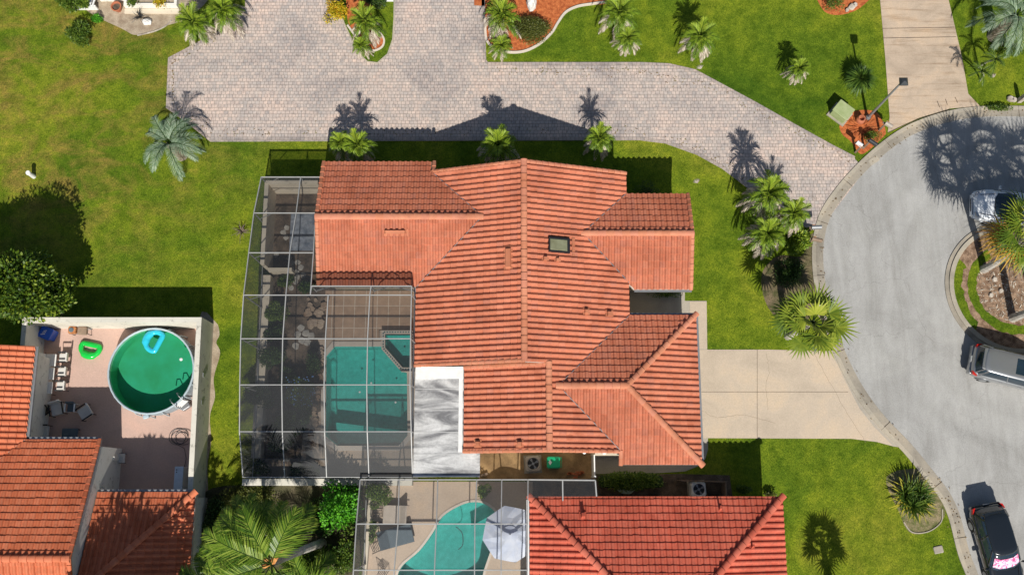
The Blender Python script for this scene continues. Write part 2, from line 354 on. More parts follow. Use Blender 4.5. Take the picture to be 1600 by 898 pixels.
M_FLOATG = M_plain('green_vinyl', (.01, .50, .06), .2, coat=.4); M_FLOATB = M_plain('turquoise_vinyl', (.03, .50, .66), .2, coat=.4)
M_FABW = M_plain('white_sling_fabric', (.62, .60, .56), .9); M_WHITEF = M_plain('bright_sling_fabric', (.74, .73, .70), .9); M_FABD = M_plain('dark_cushion', (.10, .13, .15), .9); M_WICKER = M_plain('dark_wicker', (.035, .028, .025), .7)
M_FABB = M_plain('beige_cushion', (.50, .43, .36), .9); M_UMB = M_noise('pale_blue_canvas', (.56, .62, .76), (.72, .76, .85), 2.0, .9, obj=True)
M_TRANSF = M_noise('transformer_paint', (.30, .36, .16), (.38, .43, .22), 2.5, .5); M_RUST = M_noise('rusty_metal', (.30, .10, .03), (.55, .25, .10), 6, .8)
M_ACP = M_plain('taupe_metal', (.42, .37, .31), .5); M_BRICK = M_noise('brick', (.40, .10, .04), (.52, .2, .1), 9, .9)
M_GLASS = M_plain('dark_glass', (.012, .018, .022), .06, 0, .6); M_SKYL = M_noise('skylight_dome', (.16, .16, .09), (.26, .27, .17), 1.2, .12, spec=.6)
M_POOLW = M_noise('pool_plaster', (.50, .66, .62), (.66, .78, .74), 2.4, .7, fine=(5, .12)); M_LINER = M_noise('pool_liner', (.15, .42, .22), (.17, .54, .36), .7, .6)
M_COPING = concrete_mat('pool_coping', (.62, .55, .47), .1); M_TILEB = M_plain('dark_pool_tile', (.03, .12, .13), .3)
M_FRAMEP = M_plain('pale_blue_frame', (.42, .50, .54), .4); M_POOLSIDE = M_plain('grey_pool_wall', (.28, .33, .36), .6)
M_BARK = M_noise('palm_bark', (.22, .17, .12), (.42, .35, .27), 5, .95, fine=(20, .35), obj=True); M_BARKG = M_noise('grey_bark', (.34, .31, .27), (.55, .52, .47), 4, .9, fine=(18, .25), obj=True)
M_SHEATH = M_noise('orange_sheath', (.42, .16, .04), (.66, .32, .10), 5, .8, obj=True)
F_PALM = M_leaf('palm_leaf', [(.06, .12, .010), (.12, .21, .015), (.22, .32, .022), (.38, .45, .05)])
F_FAN = M_leaf('fan_palm_leaf', [(.03, .07, .010), (.11, .18, .016), (.27, .33, .03), (.50, .50, .08)])
F_FEATHER = M_leaf('feather_palm_leaf', [(.04, .10, .010), (.09, .18, .016), (.18, .28, .024), (.34, .42, .07)], .35)
F_SILVER = M_leaf('silver_palm_leaf', [(.10, .17, .10), (.18, .27, .17), (.28, .38, .25), (.42, .50, .36)])
F_DEAD = M_leaf('dead_frond', [(.26, .20, .15), (.40, .33, .26), (.54, .47, .38), (.66, .60, .50)], .8, .15)
F_ORANGE = M_leaf('orange_frond', [(.30, .22, .03), (.52, .30, .04), (.60, .36, .05), (.42, .20, .05)], .7)
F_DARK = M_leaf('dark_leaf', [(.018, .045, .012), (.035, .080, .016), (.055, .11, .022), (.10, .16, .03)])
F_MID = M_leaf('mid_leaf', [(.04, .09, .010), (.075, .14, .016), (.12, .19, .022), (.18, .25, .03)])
F_YG = M_leaf('yellow_green_leaf', [(.025, .06, .007), (.06, .12, .010), (.10, .17, .012), (.28, .35, .03)])
F_BRIGHT = M_leaf('bright_leaf', [(.03, .16, .010), (.07, .29, .015), (.12, .42, .02), (.17, .50, .03)])
F_OLIVE = M_leaf('olive_leaf', [(.06, .085, .015), (.10, .12, .022), (.15, .15, .03), (.12, .15, .03)])
F_CROTON = M_leaf('croton_leaf', [(.18, .22, .01), (.52, .42, .012), (.70, .52, .02), (.60, .30, .02)])
F_STRAP = M_leaf('strap_leaf', [(.03, .07, .012), (.07, .14, .02), (.15, .24, .035), (.36, .40, .07)])
F_STRAPY = M_leaf('strap_leaf_yellow_tips', [(.04, .09, .014), (.07, .14, .018), (.15, .22, .03), (.58, .50, .05)])
F_FLOWER = M_leaf('blue_flower', [(.10, .25, .60), (.25, .45, .80), (.15, .3, .7), (.3, .5, .85)])
F_RED = M_leaf('red_dry_frond', [(.30, .07, .02), (.44, .12, .035), (.55, .18, .06), (.36, .10, .03)], .85, .1)
def screen_mat(name, dens, col):
    m, N, L, B = nmat(name); v = coordP(N, L)
    B.inputs['Base Color'].default_value = c4(col); B.inputs['Roughness'].default_value = .5; B.inputs['Specular IOR Level'].default_value = .4
    t = N.new('ShaderNodeBsdfTransparent'); mx = N.new('ShaderNodeMixShader')
    d = N.new('ShaderNodeMapRange'); L.new(noise(N, L, v, .5, 4), d.inputs[0]); d.inputs[1].default_value = .3; d.inputs[2].default_value = .7; d.inputs[3].default_value = dens-.05; d.inputs[4].default_value = dens+.05
    L.new(d.outputs[0], mx.inputs[0]); L.new(t.outputs[0], mx.inputs[1]); L.new(B.outputs[0], mx.inputs[2]); L.new(mx.outputs[0], N['Material Output'].inputs[0]); return m
S_DARK = screen_mat('dark_insect_screen', .45, (.035, .038, .042)); S_LIGHT = screen_mat('grey_insect_screen', .24, (.14, .14, .145))
def water_mat(name, tint, rough=.03, gl=.05, bs=2.2):
    m, N, L, B = nmat(name); v = coordP(N, L)
    t = N.new('ShaderNodeBsdfTransparent'); t.inputs[0].default_value = c4(tint); g = N.new('ShaderNodeBsdfGlossy'); g.inputs['Roughness'].default_value = rough
    b = N.new('ShaderNodeBump'); b.inputs['Strength'].default_value = .12; b.inputs['Distance'].default_value = .05; L.new(noise(N, L, v, bs, 3), b.inputs['Height']); L.new(b.outputs[0], g.inputs['Normal'])
    fr = N.new('ShaderNodeFresnel'); fr.inputs['IOR'].default_value = 1.33; mx = N.new('ShaderNodeMixShader'); L.new(fr.outputs[0], mx.inputs[0]); L.new(t.outputs[0], mx.inputs[1]); L.new(g.outputs[0], mx.inputs[2])
    L.new(mx.outputs[0], N['Material Output'].inputs[0]); N.remove(B); return m
WA_TEAL = water_mat('pool_water', (.27, .84, .80)); WA_TEAL2 = water_mat('kidney_pool_water', (.28, .68, .66)); WA_GREEN = water_mat('green_algae_water', (.42, .78, .70))

# ------------------------------------------------------------------ pool outlines (world XY)
POOL1 = [(p.x, p.y) for p in UU([(510, 556), (523, 541), (598, 541), (602, 548), (628, 580), (636, 582), (637, 680), (623, 696), (527, 696), (509, 681)])]
SPA = [(p.x, p.y) for p in UU([(603, 523), (643, 523), (643, 575), (630, 575), (603, 544)])]
_k = [(722, 788), (745, 784), (763, 790), (776, 804), (777, 825), (768, 855), (756, 890), (745, 925), (690, 945), (640, 930), (622, 905), (628, 884), (655, 860), (676, 832), (692, 806)]
POOL2 = [(p.x, p.y) for p in spline([U(x, y) for x, y in _k], 5, True)]

# ------------------------------------------------------------------ ground sheets
mb = MB(); mb.sheet([(-260, -260), (260, -260), (260, 300), (-260, 300)], 0, [POOL1, SPA, POOL2]); lawn = struct(mb, 'lawn', G_GRASS)
def zs(pts, z): return [(p[0], p[1], z) for p in pts]
# cul-de-sac street: edge of the asphalt seen in the photo
st_edge = [(1640, 183), (1580, 182), (1531, 183), (1484, 190), (1434, 207), (1400, 227), (1367, 254), (1340, 281), (1319, 306), (1300, 334), (1290, 362), (1286, 394), (1289, 440), (1301, 492), (1319, 546), (1347, 602), (1382, 650), (1424, 694), (1460, 738), (1485, 772), (1500, 806), (1514, 860), (1529, 900), (1545, 960)]
SE = spline([U(x, y) for x, y in st_edge], 5)
poly = [(p.x, p.y) for p in SE]
mb = MB(); mb.sheet([(46, poly[0][1])]+poly+[(poly[-1][0]+3, -40), (46, -40)], .008); street = struct(mb, 'street', G_ASPH)
# paver driveway
pv = [(383, -60), (383, 12), (345, 50), (265, 92), (262, 168), (296, 192), (329, 219), (600, 218), (1000, 217), (1040, 222), (1090, 240), (1130, 262), (1180, 300), (1225, 335), (1262, 354), (1282, 366), (1300, 334), (1340, 281), (1352, 268), (1335, 247), (1300, 229), (1240, 196), (1180, 162), (1115, 127), (1085, 111), (1045, 102), (1000, 100), (762, 100), (757, 94), (754, -60)]
PV = [(U(x, y).x, U(x, y).y) for x, y in pv]
mb = MB(); mb.sheet(PV, .012); struct(mb, 'paver_driveway', G_PAVER)
mb = MB()
for seg in ([(383, 12), (345, 50), (265, 92), (262, 168), (296, 192), (329, 219), (600, 218), (1000, 217), (1040, 222), (1090, 240), (1130, 262), (1180, 300), (1225, 335), (1262, 354)], [(1335, 247), (1300, 229), (1240, 196), (1180, 162), (1115, 127), (1085, 111), (1045, 102), (1000, 100), (762, 100), (757, 94), (755, 0)]):
    mb.strip([U(x, y) for x, y in seg], .20, 0, .03)
struct(mb, 'paver_edge', G_BORDER)
# kerb with gutter along the street
mb = MB(); mb.strip(SE, .42, 0, .035, off=-.21); struct(mb, 'gutter', G_GUTTER)
mb = MB(); mb.strip(SE, .22, 0, .055, off=-.52)
kerb = struct(mb, 'kerb', G_KERB)
mb = MB()
for i in range(4, len(SE)-1, 11):
    p = SE[i]; t = (SE[i+1]-SE[i-1]).normalized(); nn = Vector((-t.y, t.x, 0))
    mb.box((p-nn*.31)+Vector((0, 0, .0)), (.016, .66, .116), math.atan2(t.y, t.x))
struct(mb, 'kerb_joints', G_SOIL)
# concrete driveway of the garage
dv = [(1088, 546), (1200, 546), (1293, 548), (1304, 560), (1318, 590), (1343, 638), (1366, 667), (1396, 697), (1370, 690), (1330, 685), (1094, 684)]
mb = MB(); mb.sheet(UU(dv), .016); struct(mb, 'driveway', G_CONC)
mb = MB(); mb.sheet(UU([(1293, 548), (1312, 546), (1330, 585), (1356, 629), (1398, 676), (1418, 700), (1396, 697), (1366, 667), (1343, 638), (1318, 590), (1304, 560)]), .013); struct(mb, 'driveway_apron', G_WALK)
rs = random.Random(4); mb = MB()
for a, b in (((1183, 546), (1183, 684)), ((1096, 612), (1325, 612))): mb.strip([U(*a), U(*b)], .022, .016, .0195)
mc = MB()
for pts in ([(1096, 640), (1120, 652), (1160, 648), (1210, 660)], [(1197, 552), (1202, 580), (1197, 600), (1200, 640)], [(1270, 549), (1290, 585), (1320, 640), (1352, 690)]):
    mc.strip([p+Vector((rs.uniform(-.03, .03), rs.uniform(-.03, .03), 0)) for p in spline([U(x, y) for x, y in pts], 9)], .014, .016, .019)
struct(mc, 'driveway_cracks', M_plain('crack_shade', (.27, .21, .15), .9)); struct(mb, 'driveway_joints', G_SOIL)
# upper right driveway
mb = MB(); mb.sheet(UU([(1373, -60), (1375, 0), (1383, 90), (1390, 184), (1450, 160), (1513, 148), (1503, 90), (1482, 0), (1474, -60)]), .016); struct(mb, 'north_driveway', G_CONC2)
mb = MB(); mb.sheet(UU([(1390, 183), (1387, 207), (1410, 196), (1437, 184), (1484, 170), (1531, 166), (1513, 147), (1450, 159)]), .013); struct(mb, 'north_driveway_apron', G_CONC2)
mb = MB()
for a, b in (((1388, 207), (1437, 185)), ((1437, 185), (1484, 171)), ((1468, 168), (1464, 158)), ((1480, 164), (1477, 155)), ((1496, 161), (1492, 152)), ((1378, 45), (1491, 43)), ((1379, 60), (1494, 58))): mb.strip([U(*a), U(*b)], .035, .016, .0195)
struct(mb, 'apron_joints', G_SOIL)
# walks round the house
mb = MB(); mb.sheet(UU([(984, 448), (984, 500), (1078, 500), (1086, 560), (1090, 560), (1105, 560), (1104, 470), (1070, 470), (1070, 448)]), .010); struct(mb, 'entry_walk', G_WALK)
mb = MB(); mb.sheet(UU([(1104, 471), (1105, 545), (1078, 545), (1078, 471)]), .020); struct(mb, 'front_path', G_CONC)
mb = MB(); mb.sheet([(p.x, p.y) for p in UU([(928, 690), (1060, 700), (1080, 683), (1106, 683), (1106, 702), (1102, 716), (1090, 728), (1070, 736), (1020, 739), (928, 740)])], .014); struct(mb, 'side_walk', G_WALK)
mb = MB(); mb.sheet(UU([(748, 690), (928, 690), (928, 748), (748, 748)]), .018); struct(mb, 'utility_yard_slab', G_SLAB)
mb = MB(); mb.sheet(UU([(915, 741), (1070, 740), (1140, 742), (1148, 800), (830, 800), (830, 749)]), .006); struct(mb, 'side_bed', G_SOIL)
mb = MB(); mb.sheet([(p.x, p.y) for p in spline(UU([(310, 500), (337, 503), (343, 522), (338, 535), (344, 552), (334, 590), (336, 620), (328, 650), (330, 690), (324, 730), (326, 800), (312, 830), (306, 700)]), 4, True)], .005); struct(mb, 'bare_dirt', G_DIRT)
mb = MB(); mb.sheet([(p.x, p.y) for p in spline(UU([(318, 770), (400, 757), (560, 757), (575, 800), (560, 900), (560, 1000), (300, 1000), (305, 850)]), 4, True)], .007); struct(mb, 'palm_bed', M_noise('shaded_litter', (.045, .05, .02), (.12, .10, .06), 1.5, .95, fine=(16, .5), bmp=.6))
# cul-de-sac island
IC = U(1584, 451); IR = (U(1476, 447)-IC).length
def ring(r, n=72, a0=0, a1=360): return [(IC.x+r*math.cos(R(a0+(a1-a0)*i/n)), IC.y+r*math.sin(R(a0+(a1-a0)*i/n))) for i in range(n+(0 if a1-a0 == 360 else 1))]
mb = MB(); mb.prism(ring(IR), 0, .06, [ring(IR-.22)]); struct(mb, 'island_gutter', G_GUTTER)
mb = MB(); mb.prism(ring(IR-.222), 0, .13, [ring(IR-.46)]); struct(mb, 'island_kerb', G_KERB)
mb = MB(); mb.sheet(ring(IR-.44), .07); struct(mb, 'island_mulch', G_MULCH_B)
def wob(r, n, seed, amp, a0, a1):
    g = random.Random(seed); return [(IC.x+(r+g.uniform(-amp, amp))*math.cos(R(a0+(a1-a0)*i/n)), IC.y+(r+g.uniform(-amp, amp))*math.sin(R(a0+(a1-a0)*i/n))) for i in range(n+1)]
mb = MB(); mb.sheet(wob(IR-.47, 22, 1, .01, 150, 225)+list(reversed(wob(IR-.95, 22, 2, .10, 152, 222))), .078)
mb.sheet(wob(IR-1.25, 34, 3, .06, 120, 290)+list(reversed(wob(IR-1.75, 34, 4, .08, 122, 290))), .078); struct(mb, 'island_grass', G_GRASS)
# beds at the top edge
def blob(pts, z, name, mat, n=5):
    L = [(p.x, p.y) for p in spline(UU(pts), n, True)]; q = MB(); q.sheet(L, z); struct(q, name, mat); return L
blob([(130, 12), (190, 45), (215, 55), (255, 42), (300, 25), (330, -20), (240, -40), (110, -40)], .006, 'west_flower_bed', G_DIRT)
ISL = [(617, -50), (616, 30), (614, 62), (606, 85), (590, 99), (574, 97), (562, 86), (552, 68), (538, 38), (530, 15), (528, -50)]
L_ = [(p.x, p.y) for p in UU(ISL)]; mb = MB(); mb.sheet(L_, .020); struct(mb, 'drive_island_grass', G_GRASS)
mb = MB(); mb.strip([U(x, y) for x, y in ISL], .08, 0, .045); struct(mb, 'drive_island_edging', G_KERB)
L_ = blob([(545, -30), (543, 30), (556, 52), (572, 66), (585, 79), (597, 72), (599, 60), (590, 48), (580, 20), (585, -30)], .026, 'drive_island_bed', G_MULCH_R)
mb = MB(); mb.strip(spline(UU([(543, 40), (556, 58), (566, 72), (582, 80), (597, 74), (600, 62), (592, 50)]), 5), .11, 0, .07); struct(mb, 'drive_island_bed_kerb', G_COPE if 'G_COPE' in globals() else M_COPING)
bedL = [(758, -40), (758, 30), (760, 62), (772, 75), (792, 82), (818, 81), (842, 70), (862, 52), (872, 36), (884, 20), (902, 11), (925, 7), (948, 4), (960, -40)]
mb = MB(); mb.sheet([(p.x, p.y) for p in spline(UU(bedL), 5)], .010); struct(mb, 'north_flower_bed', G_MULCH_R)
mb = MB(); mb.strip(spline(UU(bedL[1:-1]), 5), .13, 0, .09); struct(mb, 'north_bed_kerb', M_COPING)
mb = MB(); mb.sheet(UU([(741, -30), (741, 9), (757, 10), (757, -30)]), .030); struct(mb, 'small_bed', G_MULCH_R)
blob([(1280, -20), (1285, 15), (1310, 24), (1345, 12), (1365, -20)], .009, 'shrub_bed', G_MULCH_R)
blob([(1312, 195), (1325, 178), (1350, 172), (1372, 178), (1384, 205), (1378, 216), (1356, 236), (1343, 240), (1330, 222), (1316, 210)], .010, 'street_corner_bed', G_MULCH_R)
blob([(1252, 400), (1262, 372), (1276, 372), (1272, 470), (1262, 500), (1240, 520), (1200, 480), (1190, 430), (1215, 400)], .006, 'palm_corner_bed', M_noise('leaf_litter', (.06, .07, .02), (.20, .15, .09), 1.8, .95, fine=(18, .5)))
blob([(1385, 745), (1440, 735), (1475, 790), (1470, 815), (1445, 832), (1420, 830), (1405, 800)], .006, 'strap_plant_bed', M_noise('dry_litter', (.10, .12, .03), (.30, .24, .14), 3, .95, fine=(20, .5)))
mb = MB(); mb.strip(spline(UU([(1412, 815), (1425, 831), (1450, 830), (1470, 815), (1472, 795)]), 5), .05, 0, .05); struct(mb, 'strap_bed_edging', G_KERB)

# ------------------------------------------------------------------ tiled roofs (real barrel tiles)
PROF = [(.0, -.004), (.05, .034), (.16, .068), (.32, .082), (.48, .068), (.59, .032), (.65, -.008), (.82, -.014)]
def inset_clip(bm, poly):
    n = len(poly)
    area = sum(poly[i][0]*poly[(i+1) % n][1]-poly[(i+1) % n][0]*poly[i][1] for i in range(n))
    if area < 0: poly = list(reversed(poly))
    for i in range(n):
        a = Vector((poly[i][0], poly[i][1], 0)); b = Vector((poly[(i+1) % n][0], poly[(i+1) % n][1], 0)); d = b-a
        bmesh.ops.bisect_plane(bm, geom=bm.verts[:]+bm.edges[:]+bm.faces[:], plane_co=a, plane_no=(d.y, -d.x, 0), clear_outer=True)
def roof_plane(name, mat, parent, ref, down, k, polys, pitch=.295, course=.345, seed=1, deckmat=None):
    """ref: point on the ridge line; down: plan unit vector downslope; polys: convex plan pieces"""
    D = Vector((down[0], down[1], 0)); A = Vector((-D.y, D.x, 0)); O = Vector(ref); rng = random.Random(seed)
    out = bmesh.new(); o3 = ORG[parent]; cr = {}
    lay = out.faces.layers.float.new('rnd')
    for poly in polys:
        cs = [Vector((p[0], p[1], 0))-Vector((O.x, O.y, 0)) for p in poly]
        a0 = min(c.dot(A) for c in cs); a1 = max(c.dot(A) for c in cs); b0 = min(c.dot(D) for c in cs); b1 = max(c.dot(D) for c in cs)
        i0, i1 = math.floor(a0/pitch)-1, math.ceil(a1/pitch)+1; j0, j1 = math.floor(b0/course)-1, math.ceil(b1/course)+1
        al = [(i+u, h) for i in range(i0, i1) for u, h in PROF]
        bm = bmesh.new(); ly = bm.faces.layers.float.new('rnd'); rows = []
        for j in range(j0, j1):
            for e in (0, 1):
                b = (j+e)*course; row = []
                for a, h in al:
                    q = cr.setdefault((math.floor(a), j), (rng.random(), rng.uniform(-.006, .006), rng.uniform(-.012, .012)))
                    bb = b+(q[2] if e else 0); P = O+A*(a*pitch)+D*bb
                    row.append(bm.verts.new((P.x, P.y, O.z-k*bb+h+(.046 if e else .0)+q[1])))
                rows.append((j, row))
        for r0 in range(len(rows)-1):
            j = rows[r0][0]; q0 = rows[r0][1]; q1 = rows[r0+1][1]
            for c in range(len(al)-1):
                f = bm.faces.new((q0[c], q0[c+1], q1[c+1], q1[c])); f[ly] = cr[(math.floor(al[c][0]), j)][0]
        inset_clip(bm, poly)
        me = bpy.data.meshes.new('t'); bm.to_mesh(me); bm.free(); out.from_mesh(me); bpy.data.meshes.remove(me)
    bmesh.ops.translate(out, verts=out.verts[:], vec=-o3)
    bmesh.ops.recalc_face_normals(out, faces=out.faces[:])
    me = bpy.data.meshes.new(name); out.to_mesh(me); out.free(); me.materials.append(mat)
    if me.polygons:
        nz = sum(p.normal.z*p.area for p in me.polygons)
        if nz < 0: me.flip_normals()
    ob = bpy.data.objects.new(name, me); COL.objects.link(ob); ob.parent = parent; ORG[ob] = o3
    # boarding and fascia below the tiles
    q = MB()
    for poly in polys:
        def zz(p, off): v = Vector((p[0], p[1], 0))-Vector((O.x, O.y, 0)); return O.z-k*v.dot(D)+off
        n = len(poly); vs = [(p[0], p[1], zz(p, -.035)) for p in poly]+[(p[0], p[1], zz(p, -.22)) for p in poly]
        q.add(vs, [tuple(range(n)), tuple(range(2*n-1, n-1, -1))]+[(i, (i+1) % n, (i+1) % n+n, i+n) for i in range(n)])
    q.build('roof_boarding', deckmat or W_FASCIA, ob)
    return ob
def caps(mb, p0, p1, r=.15, step=.40, rng=random.Random(2), lift=.03, w=1.0):
    mb.mark(); p0, p1 = Vector(p0), Vector(p1); d = p1-p0; n = max(1, round(d.length/step)); t = d.normalized()
    s = Vector((-t.y, t.x, 0)).normalized(); up = s.cross(t); up = up if up.z > 0 else -up
    for i in range(n):
        a = p0+d*(i/n)-t*.03; b = p0+d*((i+1)/n)+t*.03; rr = rng.random(); rings = []
        for p, q, l in ((a, 1.0, .035), (b, .86, 0.0)):
            rings.append([p+s*(math.cos(x)*r*q*w)+up*(math.sin(x)*r*q*.62+lift+l-.05) for x in [PI*j/8 for j in range(9)]]+[p-s*r*q*w-up*.02, p+s*r*q*w-up*.02])
        mb.loft(rings, True, True, rr)
k = .36
house = thing('main_house', 'large central house with terracotta barrel tile roof, a skylight and a white flat roof section', 'house', (.6, 9, 0))
ZR = 5.05; XR = .61
def zE(x): return ZR-k*(x-XR)
def zW(x): return ZR-k*(XR-x)
roof = MB()
# carrying part named roof: planes as children of the house
A1 = (-1.53, 13.8); E1 = (3.67, 13.0); G1 = (2.30, 5.05)
roof_plane('roof_slope', RT_MAIN, house, (XR, 0, ZR), (1, 0), k, [
    [(XR, 16.57), (6.10, 16.57), (6.10, 15.42), E1, (XR, 13.0)],
    [(XR, 13.0), E1, (6.10, 10.57), (6.10, 8.85), (4.0, 6.75), (XR, 6.75)],
    [(XR, 6.75), (4.0, 6.75), (3.42, 6.17), (XR, 6.17)],
    [(1.83, 6.17), (3.42, 6.17), G1, (1.83, 5.05)], [(1.83, 5.05), G1, (5.40, 1.95), (5.40, 1.85), (1.83, 1.85)]], seed=3)
roof_plane('roof_slope', RT_MAIN, house, (XR, 0, ZR), (-1, 0), k, [
    [(XR, 16.57), (-4.30, 16.57), A1, (XR, 13.8)], [(XR, 13.8), A1, (-5.02, 10.31), (-5.02, 6.22), (XR, 6.22)]], seed=4)
roof_plane('roof_slope', RT_MAIN, house, (1.83, 0, 4.61), (-1, 0), k, [[(1.83, 6.15), (-2.45, 6.15), (-2.45, 1.85), (1.83, 1.85)]], seed=5)
zw = zW(-1.53)
roof_plane('roof_slope', RT_MAIN, house, (0, 13.8, zw), (0, 1), k, [[(-4.32, 13.8), A1, (-4.32, 16.59)], [(-10.12, 13.8), (-4.32, 13.8), (-4.32, 17.2), (-10.12, 17.2)]], seed=6)
roof_plane('roof_slope', RT_MAIN, house, (0, 13.8, zw), (0, -1), k, [[(-10.12, 13.8), (-10.12, 10.35), (-4.98, 10.35), A1]], seed=7)
ze = zE(3.67)
roof_plane('roof_slope', RT_MAIN, house, (0, 13.0, ze), (0, 1), k, [[E1, (6.07, 15.40), (9.38, 15.40), (9.38, 13.0)]], seed=8)
roof_plane('roof_slope', RT_MAIN, house, (0, 13.0, ze), (0, -1), k, [[E1, (9.38, 13.0), (9.38, 10.22), (6.38, 10.22)]], seed=9)
zg = zE(2.30); H1 = (5.72, 5.05)
roof_plane('roof_slope', RT_MAIN, house, (0, 5.05, zg), (0, 1), k, [[G1, (6.13, 8.88), (9.55, 8.88), H1]], seed=10)
roof_plane('roof_slope', RT_MAIN, house, (0, 5.05, zg), (0, -1), k, [[G1, (5.42, 5.05), (5.42, 1.93)], [(5.42, 5.05), H1, (9.55, 1.22), (5.42, 1.22)]], seed=11)
roof_plane('roof_slope', RT_MAIN, house, (5.72, 0, zg), (1, 0), k, [[H1, (9.55, 8.88), (9.55, 1.22)]], seed=12)
mb = MB()
caps(mb, (XR, 16.6, ZR+.05), (XR, 6.2, ZR+.05), .17); caps(mb, (1.83, 6.2, 4.66), (1.83, 1.85, 4.66), .17)
caps(mb, (-10.15, 13.8, zw+.05), (-1.5, 13.8, zw+.05), .19); caps(mb, (9.4, 13.0, ze+.05), (3.6, 13.0, ze+.05), .17)
caps(mb, (2.2, 5.05, zg+.05), (5.8, 5.05, zg+.05), .19)
caps(mb, (9.58, 8.92, zg-k*3.83+.05), (5.7, 5.05, zg+.06), .15); caps(mb, (9.58, 1.19, zg-k*3.83+.05), (5.7, 5.05, zg+.06), .17)
mb.parts('ridge_cap', RC_MAIN, house)
mb = MB()   # rake tiles on the gable ends
def rake(mb, a, b): caps(mb, a, b, .11, .345, lift=.05)
rake(mb, (XR, 16.55, ZR+.03), (-4.3, 16.55, zW(-4.3)+.03)); rake(mb, (XR, 16.55, ZR+.03), (6.1, 16.55, zE(6.1)+.03))
rake(mb, (-10.1, 13.8, zw+.03), (-10.1, 17.2, zw-k*3.4+.03)); rake(mb, (-10.1, 13.8, zw+.03), (-10.1, 10.35, zw-k*3.45+.03))
rake(mb, (-4.17, 16.6, zw-k*2.8+.06), (-4.17, 17.2, zw-k*3.4+.04))
rake(mb, (9.36, 13, ze+.03), (9.36, 15.4, ze-k*2.4+.03)); rake(mb, (9.36, 13, ze+.03), (9.36, 10.22, ze-k*2.78+.03))
rake(mb, (XR, 6.24, ZR+.03), (-5.02, 6.24, zW(-5.02)+.03)); rake(mb, (1.83, 1.88, 4.64), (-2.45, 1.88, 3.10)); rake(mb, (1.83, 1.88, 4.64), (5.42, 1.88, 3.34))
rake(mb, (1.83, 6.16, 4.66), (-2.45, 6.12, 3.12)); rake(mb, (5.46, 1.22, zg-k*3.83+.03), (5.46, 1.9, zg-k*3.15+.03))
mb.parts('rake_tile_row', RC_MAIN, house)
mb = MB()   # valley flashing
for a, b in ((A1, (-4.3, 16.57)), (A1, (-4.98, 10.35)), (E1, (6.07, 15.4)), (E1, (6.1, 10.57)), (G1, (6.1, 8.85)), (G1, (5.4, 1.95))):
    za = (zW if a[0] < XR else zE)(a[0])+.035; zb = (zW if b[0] < XR else zE)(b[0])+.035
    mb.mark(); mb.cyl((a[0], a[1], za+.03), (b[0], b[1], zb+.03), .024, n=6)
mb.parts('valley_flashing', M_GREY, house)
# walls
mb = MB()
def gable_box(mb, x0, x1, y0, y1, axis, zr, c, eave, kk=k):
    """block whose top follows the underside of a pitched roof; axis='y' ridge along y at x=c"""
    if axis == 'y': pr = [(x0, 0), (x1, 0), (x1, zr-kk*abs(x1-c)-.25), (c, zr-.25), (x0, zr-kk*abs(x0-c)-.25)]; rings = [[(x, y, z) for x, z in pr] for y in (y0, y1)]
    else: pr = [(y0, 0), (y1, 0), (y1, zr-kk*abs(y1-c)-.25), (c, zr-.25), (y0, zr-kk*abs(y0-c)-.25)]; rings = [[(x, y, z) for y, z in pr] for x in (x0, x1)]
    mb.loft([[Vector(p) for p in q] for q in rings], True, True)
gable_box(mb, -4.6, 5.5, 6.6, 16.2, 'y', ZR, XR, 3)
mb.build('wall', W_CREAM, house)
mb = MB(); gable_box(mb, -2.0, 4.9, 2.3, 6.59, 'y', 4.61, 1.83, 3); mb.build('wall', W_CREAM, house)
mb = MB(); gable_box(mb, -9.75, -4.0, 10.85, 16.7, 'x', zw, 13.8, 3); mb.build('wall', W_CREAM, house)
mb = MB(); gable_box(mb, 4.5, 9.0, 10.75, 14.9, 'x', ze, 13.0, 3); mb.build('wall', W_CREAM, house)
mb = MB(); mb.prism([(4.2, 1.75), (9.1, 1.75), (9.1, 8.4), (4.2, 8.4)], 0, 2.82); mb.build('wall', W_CREAM, house)
mb = MB(); mb.box((9.13, 5.05, 1.1), (.05, 4.8, 2.2))
for i in range(4): mb.box((9.165, 5.05, .3+i*.55), (.02, 4.6, .46))
mb.build('garage_door', M_WHITEP, house)
mb = MB()
for x, y, sx, sy in ((-1.0, 16.23, 1.6, .06), (2.8, 16.23, 1.6, .06), (-7.5, 16.73, 1.5, .06), (9.03, 12.8, .06, 1.6)): mb.mark(); mb.box((x, y, 1.6), (sx, sy, 1.2))
mb.parts('window', M_GLASS, house)
# flat roof
mb = MB(); mb.prism([(-4.98, .62), (-1.62, .62), (-1.62, 1.80), (-2.47, 1.80), (-2.47, 6.22), (-4.98, 6.22)], 2.68, 2.90); fr = mb.build('flat_roof', RT_FLAT, house)
mb = MB()
for yy in (1.75, 2.85, 3.95, 5.05): mb.mark(); mb.box((-3.85, yy, 2.906), (2.2, .035, .016))
mb.parts('seam', M_plain('roof_seam', (.50, .50, .49), .8), fr)
mb = MB(); mb.box((-3.72, 5.87, 2.93), (2.44, .62, .05)); mb.box((-3.3, .66, 2.93), (3.3, .06, .07)); mb.box((-2.62, 3.95, 2.925), (.20, 4.2, .03)); mb.build('flashing', M_WHITEP, fr)
mb = MB(); mb.prism([(-4.6, 1.0), (-1.9, 1.0), (-1.9, 6.0), (-4.6, 6.0)], 0, 2.66); mb.build('wall', W_CREAM, house)
mb = MB(); mb.mark(); mb.box((-5.06, 6.5, 2.93), (.10, 7.8, .12)); mb.mark(); mb.box((7.75, 8.93, 2.93), (3.4, .1, .11)); mb.mark(); mb.box((9.62, 5.05, 2.93), (.10, 7.6, .11)); mb.mark(); mb.box((7.9, 10.16, 2.86), (3.0, .1, .11)); mb.parts('gutter', M_GREY, house)
